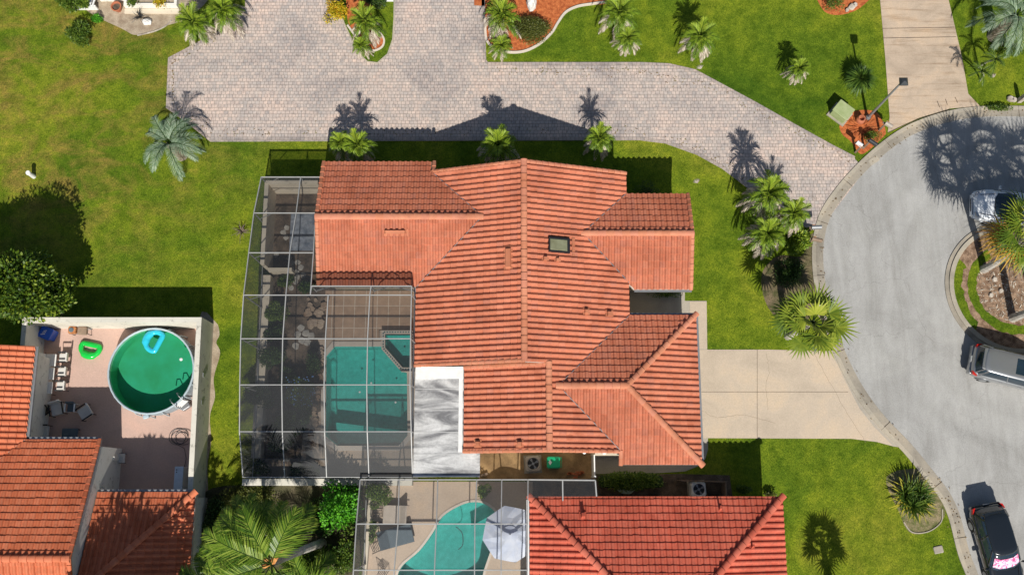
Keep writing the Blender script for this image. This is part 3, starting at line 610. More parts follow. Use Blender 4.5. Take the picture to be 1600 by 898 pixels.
# skylight and vents
def on_east(px, py):
    for _ in range(8):
        z = 4.3
        for _ in range(6): p = U(px, py, z); z = zE(p.x)
    return U(px, py, z)
def on_west(px, py):
    z = 4.3
    for _ in range(8): p = U(px, py, z); z = zW(p.x)
    return U(px, py, z)
p = on_east(873, 384); tl = ('Y', math.atan(k))
mb = MB(); mb.box(p+Vector((0, 0, .10)), (1.16, .78, .22), tilt=tl); sk = mb.build('skylight', M_BLACK, house)
mb = MB(); mb.box(p+Vector((0, 0, .225)), (.98, .60, .05), tilt=tl, top=.9); mb.build('skylight_dome', M_SKYL, sk)
mb = MB(); mb.box(on_east(858+38, 386)+Vector((0, 0, .07)), (.16, .95, .04), tilt=tl); mb.build('skylight_flashing', RC_MAIN, sk)
def vent_box(p, sx, sy, sz, slope_axis, ang, rz=0):
    q = MB(); q.box(p+Vector((0, 0, .06)), (sx+.18, sy+.18, .03), rz, tilt=(slope_axis, ang)); q.box(p+Vector((0, 0, .10+sz/2)), (sx, sy, sz), rz, tilt=(slope_axis, ang), top=.85); return q
at_ = math.atan(k)
vent_box(on_west(794, 404), .30, 1.10, .12, 'Y', -at_).build('ridge_vent', RC_MAIN, house)
for (px, py, s) in ((852, 405, .22), (871, 407, .18), (916, 487, .20), (952, 491, .26)): vent_box(on_east(px, py), s, s, .13, 'Y', at_).build('roof_vent', RC_MAIN, house)
q = U(618, 364, 3.95); q.z = zw-k*(13.8-q.y); mb = vent_box(Vector((q.x, q.y, q.z)), 1.15, .20, .13, 'X', at_); mb.build('ridge_vent', RC_MAIN, house)
for (px, py) in ((812, 694), (746, 692)):
    p = U(px, py, 3.9); p.z = 4.61-k*(1.83-p.x); vent_box(p, .22, .22, .16, 'Y', -at_).build('roof_vent', RC_MAIN, house)
mb = MB()
for px, py in ((913, 706), (944, 707)): mb.mark(); mb.sphere(U(px, py, 3.0), (.10, .10, .05))
mb.parts('eave_vent', M_WHITEP, house)  # small white vents on the eave, no light source

# ------------------------------------------------------------------ south neighbour house
sh = thing('south_house', 'neighbouring house at the bottom edge with a red tiled hip roof', 'house', (7.2, -7, 0))
x0, x1, yn, ys, z0 = .87, 13.57, -.33, -16.0, 2.8; hw = (x1-x0)/2; xm = (x0+x1)/2; zr2 = z0+k*hw
roof_plane('roof_slope', RT_SOUTH, sh, (0, yn-hw, zr2), (0, 1), k, [[(x0, yn), (x1, yn), (xm, yn-hw)]], seed=21)
roof_plane('roof_slope', RT_SOUTH, sh, (xm, 0, zr2), (-1, 0), k, [[(x0, yn), (xm, yn-hw), (xm, ys), (x0, ys)]], seed=22)
roof_plane('roof_slope', RT_SOUTH, sh, (xm, 0, zr2), (1, 0), k, [[(x1, yn), (xm, yn-hw), (xm, ys), (x1, ys)]], seed=23)
mb = MB(); caps(mb, (x0-.03, yn+.03, z0+.07), (xm, yn-hw, zr2+.07), .17, .42, lift=.05); caps(mb, (x1+.03, yn+.03, z0+.07), (xm, yn-hw, zr2+.07), .17, .42, lift=.05); caps(mb, (xm, yn-hw, zr2+.05), (xm, ys, zr2+.05), .17); mb.parts('ridge_cap', RC_SOUTH, sh)
mb = MB(); mb.prism([(x0+.5, ys+.4), (x1-.5, ys+.4), (x1-.5, yn-.5), (x0+.5, yn-.5)], 0, 2.6); mb.build('wall', W_CREAM, sh)
for (px, py, s) in ((911, 805, .2), (1126, 794, .12), (1173, 852, .1)):
    p = U(px, py, 3.3); p.z = (z0+k*(yn-p.y)) if px < 1150 else z0+k*(x1-p.x)
    vent_box(p, s, s, .35, 'X', -at_).build('roof_vent', RC_SOUTH, sh)
mb = MB(); mb.box((x0-.08, -7, 2.72), (.12, 13, .14)); mb.build('gutter', M_WHITEP, sh)

# ------------------------------------------------------------------ west neighbour house
wh = thing('west_house', 'neighbouring house in the bottom left corner with orange tiled roofs and white walls', 'house', (-24, -3, 0))
NE = U(157, 686, 2.9); kb = .40; yB = NE.y; xB = NE.x
yRB = U(97, 872, 5.3).y; zB = 2.9+kb*(yB-yRB); yRB = U(97, 872, zB).y; zB = 2.9+kb*(yB-yRB)
XA = U(56, 541, 2.9).x; YA = U(56, 541, 2.9).y; L0 = 9.0
roof_plane('roof_slope', RT_WEST, wh, (XA-8, 0, 2.9+kb*8), (1, 0), kb, [[(XA, YA), (XA, yB), (XA-8, yB-8), (XA-8, YA)]], seed=31)
roof_plane('roof_slope', RT_WEST, wh, (0, yRB, zB), (0, 1), kb, [[(XA, yB), (xB, yB), (xB, yRB), (XA-(yB-yRB), yRB)]], seed=32)
roof_plane('roof_slope', RT_WEST, wh, (0, yRB, zB), (0, -1), kb, [[(XA-10, yRB), (xB, yRB), (xB, yRB-6), (XA-10, yRB-6)]], seed=33)
mb = MB(); caps(mb, (xB+.02, yRB, zB+.06), (XA-9, yRB, zB+.06), .18); rake(mb, (xB-.03, yRB, zB+.04), (xB-.03, yB, 2.94)); rake(mb, (xB-.03, yRB, zB+.04), (xB-.03, yRB-6, zB-kb*6+.04)); mb.parts('ridge_cap', RC_WEST, wh)
mb = MB(); yy0 = yRB-5.6
pr = [(yy0, 0), (yB-.35, 0), (yB-.35, 2.72), (yRB, zB-.25), (yy0, zB-kb*5.6-.25)]
mb.loft([[Vector((x, y, z)) for y, z in pr] for x in (XA-9, xB-.02)], True, True)
mb.prism([(XA-8, yB-1), (XA-.35, yB-1), (XA-.35, YA-.3), (XA-8, YA-.3)], 0, 2.66); mb.build('wall', W_WHITE, wh)
# lower hip wing (in the shade of the trees to the south)
CX0 = xB+.02; CNE = U(306, 768, 2.75); kC = .36
XC = CNE.x; YC = CNE.y; hc = 5.5
roof_plane('roof_slope', RT_WEST, wh, (0, YC-hc, 2.75+kC*hc), (0, 1), kC, [[(CX0, YC), (XC, YC), (XC-hc, YC-hc), (CX0, YC-hc)]] if XC-hc > CX0 else [[(CX0, YC), (XC, YC), (CX0, YC-(XC-CX0))]], seed=34)
roof_plane('roof_slope', RT_WEST, wh, (XC-hc, 0, 2.75+kC*hc), (1, 0), kC, [[(XC, YC), (XC, YC-9), (CX0, YC-9), (CX0, YC-(XC-CX0))]], seed=35)
mb = MB(); dd = XC-CX0; caps(mb, (XC+.02, YC+.02, 2.82), (XC-dd, YC-dd, 2.82+kC*dd), .17, .42, lift=.05); mb.parts('ridge_cap', RC_WEST, wh)
mb = MB(); mb.prism([(CX0+.02, YC-9), (XC-.25, YC-9), (XC-.25, YC-.3), (CX0+.02, YC-.3)], 0, 2.52); mb.build('wall', W_WHITE, wh)
mb = MB(); mb.mark(); mb.box(((CX0+XC)/2, YC+.07, 2.68), (XC-CX0, .10, .12)); mb.mark(); mb.box((XA+.07, (YA+yB)/2, 2.80), (.10, YA-yB, .12)); mb.mark(); mb.box(((XA+xB)/2, yB+.07, 2.80), (xB-XA, .10, .12)); mb.parts('gutter', M_GREY, wh)

# ------------------------------------------------------------------ garden wall round the side court
gw = thing('garden_wall', 'low cream masonry wall inside the big screen enclosure, round the side court', 'garden wall', (U(425, 300).x, 10, 0))
a = U(432, 303); b = U(430, 427); xW0 = a.x-.22
mb = MB(); mb.box(((a.x-.11+U(505, 303).x)/2, a.y+.11, .92), (U(505, 303).x-a.x+.22, .22, 1.84)); mb.build('wall_section', W_CREAM, gw)
mb = MB(); mb.box((a.x-.11, (a.y+b.y)/2+.1, .90), (.22, a.y-b.y-.02, 1.80)); mb.build('wall_section', W_CREAM, gw)
mb = MB(); mb.box((a.x+.65, b.y, .5), (1.3, .18, 1.0)); mb.build('wall_section', W_CREAM, gw)
b2 = U(410, 716)
mb = MB(); q0 = U(424, 431); q1 = U(408, 716); mb.strip([q0+Vector((-.1, -.12, 0)), q1+Vector((-.1, 0, 0))], .5, 0, .75); mb.build('planter_wall', W_CREAM, gw)
mb = MB(); mb.box((U(515, 753).x, U(515, 753).y, .35), (U(650, 753).x-U(388, 753).x, .35, .7)); mb.build('wall_section', W_DIRTY, gw)
# court ground and decks
xl = q0.x-.1; court = [(a.x-.1, a.y+.1), (-9.6, a.y+.1), (-9.6, 10.8), (-5.0, 10.8), (-5.0, .62), (q1.x-.2, .62), (xl, q0.y)]
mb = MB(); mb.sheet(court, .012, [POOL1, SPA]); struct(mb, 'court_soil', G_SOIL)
dk = [(U(508, 466).x, 10.8), (-4.6, 10.8), (-4.6, U(640, 515).y), (U(592, 515).x, U(592, 515).y), (U(592, 528).x, U(592, 528).y), (U(510, 528).x, U(510, 528).y)]
mb = MB(); mb.sheet(dk, .030); struct(mb, 'lanai_floor', G_TILES)
dp = UU([(496, 529), (593, 529), (593, 516), (649, 516), (649, 529), (649, 745), (400, 745), (406, 716), (470, 716), (476, 655), (505, 640), (503, 545)])
mb = MB(); mb.sheet([(p.x, p.y) for p in dp], .022, [POOL1, SPA]); struct(mb, 'pool_deck', G_DECK)
mb = MB(); mb.sheet(UU([(455, 333), (492, 333), (490, 392), (452, 392)]), .03); 
struct(mb, 'flagstone_terrace', M_noise('glare_blue_flagstone', (.16, .19, .24), (.34, .37, .42), 2.2, .35, fine=(5, .3)))  # grey-blue colour stands in for sky glare on the screen over the paving
# pool with spa
def offs(poly, d):
    L = [Vector((p[0], p[1], 0)) for p in poly]; n = len(L); ar = sum(L[i].x*L[(i+1) % n].y-L[(i+1) % n].x*L[i].y for i in range(n)); sg = 1 if ar > 0 else -1; out = []
    for i in range(n):
        a, b, c = L[i-1], L[i], L[(i+1) % n]; t0 = (b-a).normalized(); t1 = (c-b).normalized(); n0 = Vector((t0.y, -t0.x, 0))*sg; n1 = Vector((t1.y, -t1.x, 0))*sg
        m = (n0+n1).normalized(); out.append(b+m*(d/max(.4, m.dot(n0))))
    return [(p.x, p.y) for p in out]
def basin(mb, poly, depth, top=.0):
    p2 = offs(poly, -.10) if depth > .3 else poly; n = len(poly)
    mb.loft([[Vector((p[0], p[1], top)) for p in poly], [Vector((p[0], p[1], -depth)) for p in poly]])
    mb.sheet(poly, -depth)
pc = U(570, 620)
pl = thing('swimming_pool', 'teal swimming pool with corner spa inside the big screen enclosure', 'swimming pool', (pc.x, pc.y, 0))
mb = MB(); basin(mb, POOL1, 1.55); mb.build('basin', M_POOLW, pl, orient=False)
mb = MB(); mb.sheet(POOL1, -.10); mb.build('water', WA_TEAL, pl, orient=False)
mb = MB(); mb.prism(offs(POOL1, .26), 0, .065, [POOL1]); mb.build('coping', M_COPING, pl)
mb = MB(); basin(mb, SPA, .42, .30); sp = mb.build('spa', M_POOLW, pl, orient=False)
mb = MB(); mb.prism(offs(SPA, .20), -.1, .34, [SPA]); mb.build('spa_rim', M_COPING, pl)
mb = MB(); rim = spline([(x, y, .345) for x, y in offs(SPA, .10)], 1, True)
L = [Vector((x, y, .352)) for x, y in offs(SPA, .10)]
for i in range(len(L)):
    p, q = L[i], L[(i+1) % len(L)]; n = int((q-p).length/.14)
    for j in range(n): mb.box(p+(q-p)*((j+.5)/n), (.07, .07, .012), math.atan2((q-p).y, (q-p).x))
mb.build('rim_tiles', M_TILEB, pl)
mb = MB(); mb.sheet(SPA, .17); mb.build('spa_water', WA_TEAL, pl, orient=False)
for px, py in ((632, 549), (580, 598), (562, 612), (618, 628)):
    mb = MB(); mb.sphere(U(px, py, -.07), (.06, .06, .03), 8, 5); mb.build('light_spot', M_WHITEP, pl)  # white beads standing in for light spots on the pool water
mb = MB(); mb.loft([[Vector((x, y, z)) for x, y in [(p.x, p.y) for p in UU([(520, 658), (634, 672), (632, 690), (524, 692)])]] for z in (-1.54, -.75)], True, True); mb.build('bench_step', M_POOLW, pl)
# ------------------------------------------------------------------ big screen enclosure
rows_y = [277, 333, 395, 461, 529, 601, 674, 745]; rows_z = [2.45, 3.1, 3.75, 4.35, 4.4, 4.3, 3.85, 2.75]
colx = {0: [408.5, 397, 389, 381, 376.5, 375, 374.5, 380], 1: [470, 463, 453, 447, 442, 440.5, 441.4, 445], 2: [503, 493.5, 490, 485, None, None, None, None],
        3: [None, None, None, 513, 508.8, 506.6, 507.5, 510.6], 4: [None, None, None, 578, 574.5, 573.3, 574, 576.7], 5: [None, None, None, 643, 641.6, 640.7, 642.6, 644.7]}
se = thing('screen_enclosure', 'large pool cage of dark screen panels on the west side of the central house', 'screen enclosure', (U(510, 600).x, 4, 0))
def EP(c, r): return U(colx[c][r], rows_y[r], rows_z[r])
def frame_bar(mb, a, b, s=.065, up=.10):
    a = Vector(a); b = Vector(b); t = (b-a).normalized(); h = Vector((0, 0, 1)) if abs(t.z) < .9 else Vector((0, 1, 0)); s_ = t.cross(h).normalized()*s/2; u = s_.cross(t).normalized()*up/2
    if u.z < 0: u = -u
    mb.loft([[p-s_-u, p+s_-u, p+s_+u, p-s_+u] for p in (a, b)], True, True)
mb = MB(); beams = []
xm = {}
for r in range(8):
    cs = [c for c in sorted(colx) if colx[c][r]]
    if r < 3: cs = [0, 1, 2]
    for c, d in zip(cs[:-1], cs[1:]): frame_bar(mb, EP(c, r), EP(d, r), .042, .10)
for c in colx:
    rr = [r for r in range(8) if colx[c][r]]
    for r, q in zip(rr[:-1], rr[1:]): frame_bar(mb, EP(c, r)+Vector((0, 0, .003)), EP(c, q)+Vector((0, 0, .003)), .045, .11)
mb.build('roof_beams', M_ALU, se)
NB = [U(487, 447, 4.3), U(580, 447, 4.3), U(643, 447, 4.3)]
mb = MB()
for a, b in ((NB[0], NB[1]), (NB[1], NB[2]), (NB[0], EP(2, 3)), (NB[2], EP(5, 3)), (NB[1], EP(4, 3))): frame_bar(mb, a, b, .045, .10)
for p in NB: frame_bar(mb, p, (p.x, p.y-.02, 3.0), .05, .05)
for p, dx in ((NB[0], .9), (NB[1], .9), (NB[2], -.9)): frame_bar(mb, (p.x, p.y-.02, 3.2), (p.x+dx, p.y-.02, 4.25), .04, .04)
mb.build('raised_frame', M_ALU, se)
mb = MB()
def post(p, s=.06): frame_bar(mb, p, (p.x, p.y, .05), s, s)
for r in range(8): post(EP(0, r))
for c in (1, 2): post(EP(c, 0))
for c in (1, 3, 4, 5): post(EP(c, 7))
for c in (1,): pass
for r in range(7):
    a, b = EP(0, r), EP(0, r+1); frame_bar(mb, (a.x, a.y, 1.0), (b.x, b.y, 1.0), .04, .05)
    frame_bar(mb, (a.x+.02, a.y, a.z-1.1), EP(0, r)+(EP(1, r)-EP(0, r)).normalized()*1.0, .035, .035)
a, b = EP(0, 7), EP(5, 7); frame_bar(mb, (a.x, a.y, 1.0), (b.x, b.y, 1.0), .04, .05); a, b = EP(0, 0), EP(2, 0); frame_bar(mb, (a.x, a.y, 1.0), (b.x, b.y, 1.0), .04, .05)
mb.build('wall_posts', M_ALU, se)
def panel(name, pts, mat, parent):
    q = MB(); c = sum((Vector(p) for p in pts), Vector((0, 0, 0)))/len(pts)
    q.add([Vector(p)+(c-Vector(p)).normalized()*.01 for p in pts], [tuple(range(len(pts)))]); return q.build(name, mat, parent, orient=False)
for r in range(7):
    for c, d in ((0, 1), (1, 2), (1, 3), (3, 4), (4, 5)):
        if (c, d) == (1, 2) and r > 2: continue
        if (c, d) != (1, 2) and c >= 1 and r < 3: continue
        if r < 3 and c > 1: continue
        panel('roof_screen', [EP(c, r), EP(d, r), EP(d, r+1), EP(c, r+1)], S_DARK, se)
panel('roof_screen', [NB[0], NB[1], EP(4, 3), EP(2, 3)], S_DARK, se); panel('roof_screen', [NB[1], NB[2], EP(5, 3), EP(4, 3)], S_DARK, se)
for r in range(7):
    a, b = EP(0, r), EP(0, r+1); panel('wall_screen', [a, b, (b.x, b.y, .06), (a.x, a.y, .06)], S_DARK, se)
a, b = EP(0, 7), EP(5, 7); panel('wall_screen', [a, b, (b.x, b.y, .06), (a.x, a.y, .06)], S_DARK, se)
a, b = EP(0, 0), EP(2, 0); panel('wall_screen', [a, b, (b.x, b.y, .06), (a.x, a.y, .06)], S_DARK, se)
a, b = NB[0], NB[2]; panel('wall_screen', [a, b, (b.x, b.y, 3.1), (a.x, a.y, 3.1)], S_DARK, se)
# east side of the cage above the gutter
mb = MB(); e0 = [EP(5, r) for r in range(3, 8)]
for p in e0: frame_bar(mb, p, (-5.0, p.y, 3.02), .05, .05)
mb.build('side_struts', M_ALU, se)
for i in range(4): panel('side_screen', [e0[i], e0[i+1], (-5.0, e0[i+1].y, 3.0), (-5.0, e0[i].y, 3.0)], S_DARK, se)

# stones in the court
rg = random.Random(11)
M_BOULD = M_noise('boulder_stone', (.20, .12, .07), (.52, .42, .32), .9, .9, fine=(12, .3))
M_STEP = M_noise('stepping_stone_concrete', (.30, .28, .25), (.48, .45, .40), 3, .9, fine=(14, .2))
def slab(px, py, r, z=.03, h=.06, mat=M_STONE, name='stepping_stone', label='', cat='stone', group=None, sq=1.0, rr=None, n=9, parent=None):
    g = rr or rg; p = U(px, py); q = MB(); pts = []
    ph = g.random()*6
    for i in range(n):
        a = 2*PI*i/n+ph; k2 = r*(1+g.uniform(-.18, .18)); pts.append((p.x+k2*math.cos(a), p.y+k2*math.sin(a)*sq))
    rings = [[Vector((x, y, 0)) for x, y in pts], [Vector((x, y, h*.7)) for x, y in pts], [Vector((p.x+(x-p.x)*.86, p.y+(y-p.y)*.86, h)) for x, y in pts]]
    q.loft(rings, True, True); return single(q, name, mat, label, cat, group)
for i, (x, y) in enumerate([(456, 411), (455, 419), (463, 425), (470, 418), (464, 433), (474, 430), (452, 404), (447, 371), (443, 363), (448, 356), (462, 440), (455, 449), (465, 410), (432, 398)]):
    slab(x, y, .165, h=.05, mat=M_STEP, label='pale round stepping stone on the dark soil of the side court', group='round stepping stones in the side court')
for i in range(34):
    x = rg.uniform(478, 512); y = rg.uniform(466, 512)
    slab(x, y, rg.uniform(.09, .22), h=rg.uniform(.08, .2), mat=M_BOULD, name='boulder', label='rounded garden boulder in the rock bed beside the tiled lanai', group='boulders beside the lanai', n=7)
for i in range(26):
    y = 545+i*6.2; x = 502-(0 if y < 600 else (y-600)*.18)+rg.uniform(-3, 3)
    slab(x, y, rg.uniform(.12, .2), h=rg.uniform(.12, .22), mat=M_BOULD, name='edging_stone', label='edging stone in the rough border along the west side of the teal pool', group='edging stones along the pool', n=6)
for i, (x, y) in enumerate([(470, 512), (478, 520), (486, 524), (465, 522), (472, 532), (462, 540), (480, 535)]):
    slab(x, y, .2, h=.04, mat=M_STEP, name='flagstone', label='grey brown flagstone on the path south of the rock bed', group='flagstones south of the rock bed')

# ------------------------------------------------------------------ leaf builders
def leaf(mb, p, d, w, L, nrm, r):
    s = d.cross(nrm).normalized()*w/2
    mb.add([p-s*.4, p+d*L*.5-s, p+d*L, p+d*L*.5+s, p+s*.4], [(0, 1, 2, 3, 4)], r)
def blade(mb, p, d, w, L, droop, r, seg=3, fold=0.0):
    """thin strap that bends down along its length"""
    d = d.normalized(); s = d.cross(Vector((0, 0, 1)));
    s = s.normalized() if s.length > 1e-3 else Vector((1, 0, 0)); pts = []; q = Vector(p); dd = d.copy()
    for i in range(seg+1):
        t = i/seg; ww = w*(.55+.9*t if t < .4 else (1-t)/.6*.91)/2
        pts.append((q-s*ww, q+s*ww)); q = q+dd*(L/seg); dd = (dd+Vector((0, 0, -droop/seg))).normalized()
    vs = [v for pr in pts[:-1] for v in pr]+[(pts[-1][0]+pts[-1][1])/2]; n = seg
    fs = [(2*i, 2*i+1, 2*i+3, 2*i+2) for i in range(n-1)]+[(2*(n-1), 2*(n-1)+1, 2*n)]
    mb.add(vs, fs, r)
def feather(mb, c, az, el, L, droop, rng, nl=22, ll=.5, lw=.035, r0=0, r1=1, stem=None, vee=.35, base=.12):
    q = Vector(c); d = Vector((math.cos(az)*math.cos(el), math.sin(az)*math.cos(el), math.sin(el))); side = Vector((-math.sin(az), math.cos(az), 0)); seg = 9; P = [q.copy()]; Ds = [d.copy()]
    for i in range(seg): q = q+d*(L/seg); d = (d+Vector((0, 0, -droop/seg*(1+i/seg)))).normalized(); P.append(q.copy()); Ds.append(d.copy())
    if stem: stem.tube(P, [.022*(1-.8*i/seg)+.006 for i in range(seg+1)], 4)
    for i in range(nl):
        t = base+(1-base)*(i+.5)/nl; f = t*seg; j = min(seg-1, int(f)); p = P[j].lerp(P[j+1], f-j); dr = Ds[j].lerp(Ds[j+1], f-j).normalized(); up = side.cross(dr); up = up if up.z > 0 else -up
        l = ll*math.sin(PI*(t*.86+.1))**.6*rng.uniform(.85, 1.1)
        for s in (-1, 1):
            ld = (side*s*(1-.35*t)+dr*(.55+.5*t)+up*vee+Vector((rng.uniform(-.1, .1), rng.uniform(-.1, .1), rng.uniform(-.12, .12)))).normalized()
            blade(mb, p, ld, lw, l, .75, rng.uniform(r0, r1), 2)
def fan(mb, c, az, el, pet, rad, rng, n=20, r0=0, r1=1, stem=None, spread=2.2, droop=.35, w=.075):
    d = Vector((math.cos(az)*math.cos(el), math.sin(az)*math.cos(el), math.sin(el))); side = Vector((-math.sin(az), math.cos(az), 0)); h = Vector(c)+d*pet+Vector((0, 0, -pet*.12))
    if stem: stem.tube([c, (Vector(c)+h)/2+Vector((0, 0, .05)), h], [.03, .022, .015], 4)
    tip = (d+Vector((0, 0, -.35))).normalized(); rr = rng.uniform(r0, r1)
    for i in range(n):
        a = (i/(n-1)-.5)*2*spread; ld = (tip*math.cos(a)+side*math.sin(a)+Vector((0, 0, .12-.05*(i % 2)))).normalized()
        blade(mb, h, ld, w, rad*(1-.22*abs(a)/spread)*rng.uniform(.88, 1.08), droop*rng.uniform(.6, 1.5), min(1, max(0, rr+rng.uniform(-.15, .15))), 3)
def rosette(mb, c, n, L, w, rng, el0=-.1, el1=1.35, droop=.7, r0=0, r1=1, ytip=False):
    for i in range(n):
        az = i*2.39996+rng.uniform(-.2, .2); t = i/n; el = el0+(el1-el0)*t**.8; l = L*rng.uniform(.8, 1.1)*(1-.25*t)
        d = Vector((math.cos(az)*math.cos(el), math.sin(az)*math.cos(el), math.sin(el)))
        blade(mb, Vector(c)+d*.05, d, w, l, droop*rng.uniform(.5, 1.3), (rng.uniform(.85, 1) if ytip and t < .25 and rng.random() < .8 else rng.uniform(r0, r1*.7)), 4)
def cloud(mb, c, rad, n, size, rng, lobes=9, r0=0, r1=1, flat=.5):
    c = Vector(c); LB = []
    for i in range(lobes):
        a = rng.random()*2*PI; e = rng.uniform(-.3, 1.2); k2 = rng.uniform(.25, .72); LB.append((Vector((math.cos(a)*math.cos(e)*rad[0]*k2, math.sin(a)*math.cos(e)*rad[1]*k2, math.sin(e)*rad[2]*k2)), rng.uniform(.34, .55), rng.uniform(-.15, .15)))
    for i in range(n):
        lc, lr, lt = LB[i % lobes]; v = Vector((rng.gauss(0, 1), rng.gauss(0, 1), rng.gauss(0, 1)+.25)).normalized(); k2 = lr*rng.uniform(.6, 1.05)
        p = c+lc+Vector((v.x*rad[0]*k2, v.y*rad[1]*k2, v.z*rad[2]*k2))
        if p.z < .02: p.z = rng.uniform(.02, .2)
        d = (v+Vector((rng.uniform(-1, 1), rng.uniform(-1, 1), rng.uniform(-.6, .6)))*.9).normalized(); nr = (Vector((0, 0, 1))*flat+v+Vector((rng.uniform(-.5, .5),)*3)).normalized()
        if abs(d.dot(nr)) > .9: nr = Vector((d.y, -d.x, .3)).normalized()
        leaf(mb, p, d, size*.6, size*rng.uniform(.7, 1.3), nr, min(1, max(0, rng.uniform(r0, r1)+lt)))
def trunk(name, parent, h, r0, r1, mat, rng, lean=(0, 0), rings=True):
    mb = MB(); n = 12; pts = []; rd = []
    for i in range(n+1):
        t = i/n; pts.append(Vector((lean[0]*t*t, lean[1]*t*t, h*t))); rd.append((r0+(r1-r0)*t)*(1+(.08 if i % 2 else -.03) if rings else 1)*(1.25 if i == 0 else 1))
    mb.tube(pts, rd, 10); return mb.build(name, mat, parent)

def small_palm(seed, dead=.75, green=F_PALM):
    """multi-tone dwarf fan palm with a skirt of bleached tips"""
    g = random.Random(seed); t = thing('dwarf_palm', 'x', 'palm', (0, 0, 0)); h = 1.0
    trunk('trunk', t, h, .11, .09, M_BARK, g)
    c = Vector((0, 0, h)); mb = MB(); sm = MB()
    for i in range(20):
        az = i*2.4+g.uniform(-.2, .2); el = -.05+1.25*(i/20)
        feather(mb, c, az, el, .55*g.uniform(.75, 1.25)+.50*math.cos(el), .8, g, 13, .40, .060, .05+.5*i/20, .45+.55*i/20, sm, .25)
    mb.build('fronds', green, t); sm.build('stalks', F_YG, t)
    mb = MB()
    for i in range(int(20*dead)+1):
        az = -PI/2+g.gauss(0, 1.7); feather(mb, c-Vector((0, 0, .05)), az, g.uniform(-.30, .12), 1.12*g.uniform(.8, 1.2), .8, g, 15, .30, .038, 0, 1, None, .08, .42)
    mb.build('dead_fronds', F_DEAD, t); return t
def fan_palm(seed, h, pet=1.0, rad=1.0, nf=30, dead=0, lean=(0, 0), mat=None, orange=0, name='fan_palm', w=.075):
    g = random.Random(seed); t = thing(name, 'x', 'palm', (0, 0, 0)); trunk('trunk', t, h, .20, .15, M_BARKG, g, lean)
    c = Vector((lean[0], lean[1], h)); mb = MB(); sm = MB(); om = MB()
    for i in range(nf):
        az = i*2.4+g.uniform(-.3, .3); el = -.30+1.6*(i/nf)
        fan(mb, c, az, el, pet*g.uniform(.7, 1.15), rad*g.uniform(.8, 1.1), g, 15, .02+.5*i/nf, .4+.6*i/nf, sm, w=w, spread=1.75, droop=.45)
    mb.build('fronds', mat or F_FAN, t); sm.build('stalks', F_YG, t)
    if orange:
        for i in range(orange): fan(om, c-Vector((0, 0, .2)), g.uniform(2.6, 5.2), g.uniform(-.6, -.2), pet*.9, rad, g, 16, 0, 1)
        om.build('orange_fronds', F_ORANGE, t)
    if dead:
        q = MB()
        for i in range(dead): fan(q, c-Vector((0, 0, .15)), g.random()*6.28, g.uniform(-.9, -.4), pet*.7, rad*.8, g, 14, 0, 1)
        q.build('dead_fronds', F_DEAD, t)
    return t
def feather_palm(seed, h, L, nf, mat, name='feather_palm', ll=.7, lw=.05, droop=1.3, lean=(0, 0), el=(-.2, 1.2), nl=34, azs=None, vee=.3, tr=(.17, .13), bark=None, sheath=False):
    g = random.Random(seed); t = thing(name, 'x', 'palm', (0, 0, 0)); tk = trunk('trunk', t, h, tr[0], tr[1], bark or M_BARKG, g, lean)
    c = Vector((lean[0], lean[1], h)); mb = MB(); sm = MB()
    for i in range(nf):
        az = azs[i] if azs and i < len(azs) else i*2.4+g.uniform(-.2, .2); e = el[0]+(el[1]-el[0])*(i/nf)
        feather(mb, c+Vector((0, 0, .1)), az, e, L*g.uniform(.85, 1.12), droop*g.uniform(.8, 1.2), g, nl, ll, lw, .1, 1, sm, vee)
    mb.build('fronds', mat, t); sm.build('stalks', F_YG, t)
    if sheath:
        q = MB()
        for i in range(5):
            a = g.random()*6.28; d = Vector((math.cos(a), math.sin(a), .2)); q.tube([c, c+d*.3+Vector((0, 0, .1)), c+d*.75-Vector((0, 0, .2))], [.12, .10, .02], 6)
        q.build('leaf_sheaths', M_SHEATH, t)
    return t
def bush(name, label, px, py, rad, h, mat, n=900, size=.09, lobes=10, seed=1, cat='shrub', group=None, stems=True, base_px=None, r=(0, 1)):
    g = random.Random(seed); p = U(px, py, h*.55); p.z = 0; t = thing(name, label, cat, p, group)
    q = MB(); cloud(q, p+Vector((0, 0, h*.5)), (rad[0], rad[1], h*.62), n, size, g, lobes, *r); q.build('foliage', mat, t)
    if stems:
        q = MB()
        for i in range(4):
            a = g.random()*6.28; q.tube([p, p+Vector((math.cos(a)*rad[0]*.2, math.sin(a)*rad[1]*.2, h*.35)), p+Vector((math.cos(a)*rad[0]*.5, math.sin(a)*rad[1]*.5, h*.75))], [.04, .03, .01], 5)
        q.build('stems', M_WOOD, t)
    return t

# ------------------------------------------------------------------ palms
sp_ = [small_palm(s, d) for s, d in ((1, .8), (2, .6), (7, 1.0), (11, .45))]
for q in sp_: USED[q.name] = 0
def dwarf(i, px, py, h, s, label, group=None, rz=0):
    """crown centre seen at px,py with the crown at height h"""
    pr = sp_[i]; p = U(px, py, h); p.z = 0
    return place(pr, USED, p, math.sin(rz*3)*.55, (s, s*(.92+.1*math.sin(rz*5)), h), label, group)
GR = 'dwarf palms round the central house'
dwarf(2, 534, 226, 1.9, .80, 'left palm of the pair at the north west corner of the central roof', GR, 1.0)
dwarf(1, 560, 229, 2.2, .95, 'right palm of the pair at the north west corner of the central roof', GR, 2.0)
dwarf(2, 779, 229, 2.3, 1.10, 'palm between the paved drive and the peak of the central gable', GR, 3.0)
dwarf(1, 936, 218, 2.1, .82, 'bright palm at the drive edge north east of the central gable', GR, 4.0)
GC = 'palms clustered at the street corner of the paved drive'
dwarf(2, 1199, 304, 2.9, 1.15, 'northernmost palm of the cluster beside the paved drive mouth', GC, .5)
dwarf(1, 1238, 335, 2.2, .90, 'easternmost palm of the cluster, nearest the two roadside mailboxes', GC, 1.7)
